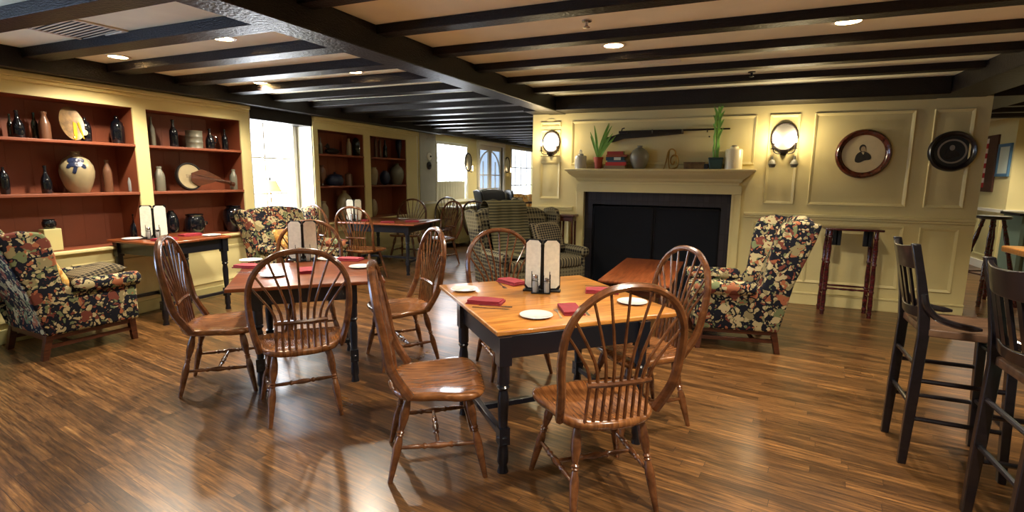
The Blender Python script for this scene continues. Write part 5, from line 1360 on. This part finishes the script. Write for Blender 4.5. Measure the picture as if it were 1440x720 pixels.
# fittings on the grey wall beyond the second bookcase
for px_, py_, lb, mt in ((603, 220, 'round white alarm bell on the grey wall beyond the second bookcase', 'white'), (603, 233, 'small dark thermostat below the alarm bell on the grey wall', 'iron')):
    v = atX(px_, py_, XL+.015); t = thing('alarm_bell' if py_ < 225 else 'thermostat', lb, 'wall fitting', (XL+.015, v.y, v.z), 0)
    T0 = Matrix.Rotation(R(90), 4, 'Y'); m = MB(); m.lathe([(0, 0), (.08, 0), (.08, .02), (.055, .035), (0, .04)], M=T0, n=24); m.build('body', mt, t); m = MB(); m.lathe([(0, .036), (.02, .04), (.02, .055), (0, .058)], M=T0, n=14); m.build('knob', 'iron', t)
t = MB(); t.tube([(XL+.02, 9.25, 2.25), (XL+.035, 9.25, 2.36), (XL+.035, 9.5, 2.36), (XL+.02, 9.5, 2.30)], .012, 8); o = t.build('conduit_pipe', 'grey_wall'); tag(o, 'thin grey conduit pipe bending at the top of the grey wall', 'pipe')
# curtain on the lower half of the far window
m = MB(); n = 40
for i in range(n):
    y0_, y1_ = w2[0]+.02+(w2[1]-w2[0]-.04)*i/n, w2[0]+.02+(w2[1]-w2[0]-.04)*(i+1)/n
    d = lambda y: XL-.03+.012*math.sin(y*55)
    m.bm.faces.new([m.bm.verts.new(v) for v in ((d(y0_), y0_, w2[2]), (d(y1_), y1_, w2[2]), (d(y1_), y1_, w2[2]+.42), (d(y0_), y0_, w2[2]+.42))])
bmesh.ops.remove_doubles(m.bm, verts=m.bm.verts, dist=.0005)
o = m.build('cafe_curtain', 'curtain', sharp=80); s = o.modifiers.new('t', 'SOLIDIFY'); s.thickness = .003; tag(o, 'gathered cafe curtain across the lower part of the far window', 'curtain')
# sideboard under the far window
t = thing('sideboard', 'low dark sideboard with a pale top under the far curtained window', 'sideboard', (-5.46, 10.3, 0), 0)
m = MB(); m.bb(-.28, .22, -.7, .7, .82, .86); m.build('top', 'white', t, bevel=.006); m = MB(); m.bb(-.25, .2, -.66, .66, .08, .82)
for k in range(3): ring_panel(m, -.62+.42*k, -.22+.42*k, .16, .76, .2, 'x', 1)
m.build('body', 'paint2', t)
for sx in (-.2, .15):
    for sy in (-.6, .6): m = MB(); m.box((sx, sy, .04), (.05, .05, .08)); m.build('leg', 'leg', t)
put_p = (-5.5, 9.85, .862)
vessel('vase', 'small white vase on the left end of the distant sideboard', 'cylinder', put_p, .04, .12, 'white')

# ================================================================== LIGHT
wd = bpy.data.worlds.new('world'); scene.world = wd; wd.use_nodes = True
wd.node_tree.nodes['Background'].inputs[0].default_value = (.7, .8, 1, 1); wd.node_tree.nodes['Background'].inputs[1].default_value = .25
def spot(x, y, e, size=1.25, blend=.6, c=(1, .89, .72), z=ZC-.03):
    l = bpy.data.lights.new('downlight_lamp', 'SPOT'); l.energy = e; l.color = c; l.spot_size = 2.5; l.spot_blend = blend; l.shadow_soft_size = .05
    o = bpy.data.objects.new('downlight_lamp', l); col.objects.link(o); o.location = (x, y, z); return o
EN = dict(e=165)
for x, y in spots: spot(x, y, EN['e'])
# more of the same downlights, behind the camera and out of frame to the sides
for k, (x, y) in enumerate([(-.9, 1.55), (.75, 1.55), (-3.7, 1.0), (-.9, -1.2), (.75, -1.2), (-3.6, -1.2), (3.3, 4.2), (-4.4, 11.4), (5.6, 9.0), (3.6, 9.8), (1.0, 10.5), (-2.9, 13.5)]):
    if k in (2, 5): continue
    downlight(x, y, ['recessed ceiling light over the spot where the photographer stands', 'recessed ceiling light above the bar chairs', 'recessed ceiling light before the first bookcase', 'recessed ceiling light behind the camera, middle', 'recessed ceiling light behind the camera, bar side',
                     'recessed ceiling light behind the camera, window side', 'recessed ceiling light behind the bar', 'recessed ceiling light before the glazed doors', 'recessed ceiling light above the teal counter', 'recessed ceiling light by the framed flag', 'recessed ceiling light behind the fireplace wall', 'recessed ceiling light above the distant tables'][k])
    spot(x, y, EN['e']*((.3, 1.4, 0, .2, .8, 0)[k] if k < 6 else 1.))
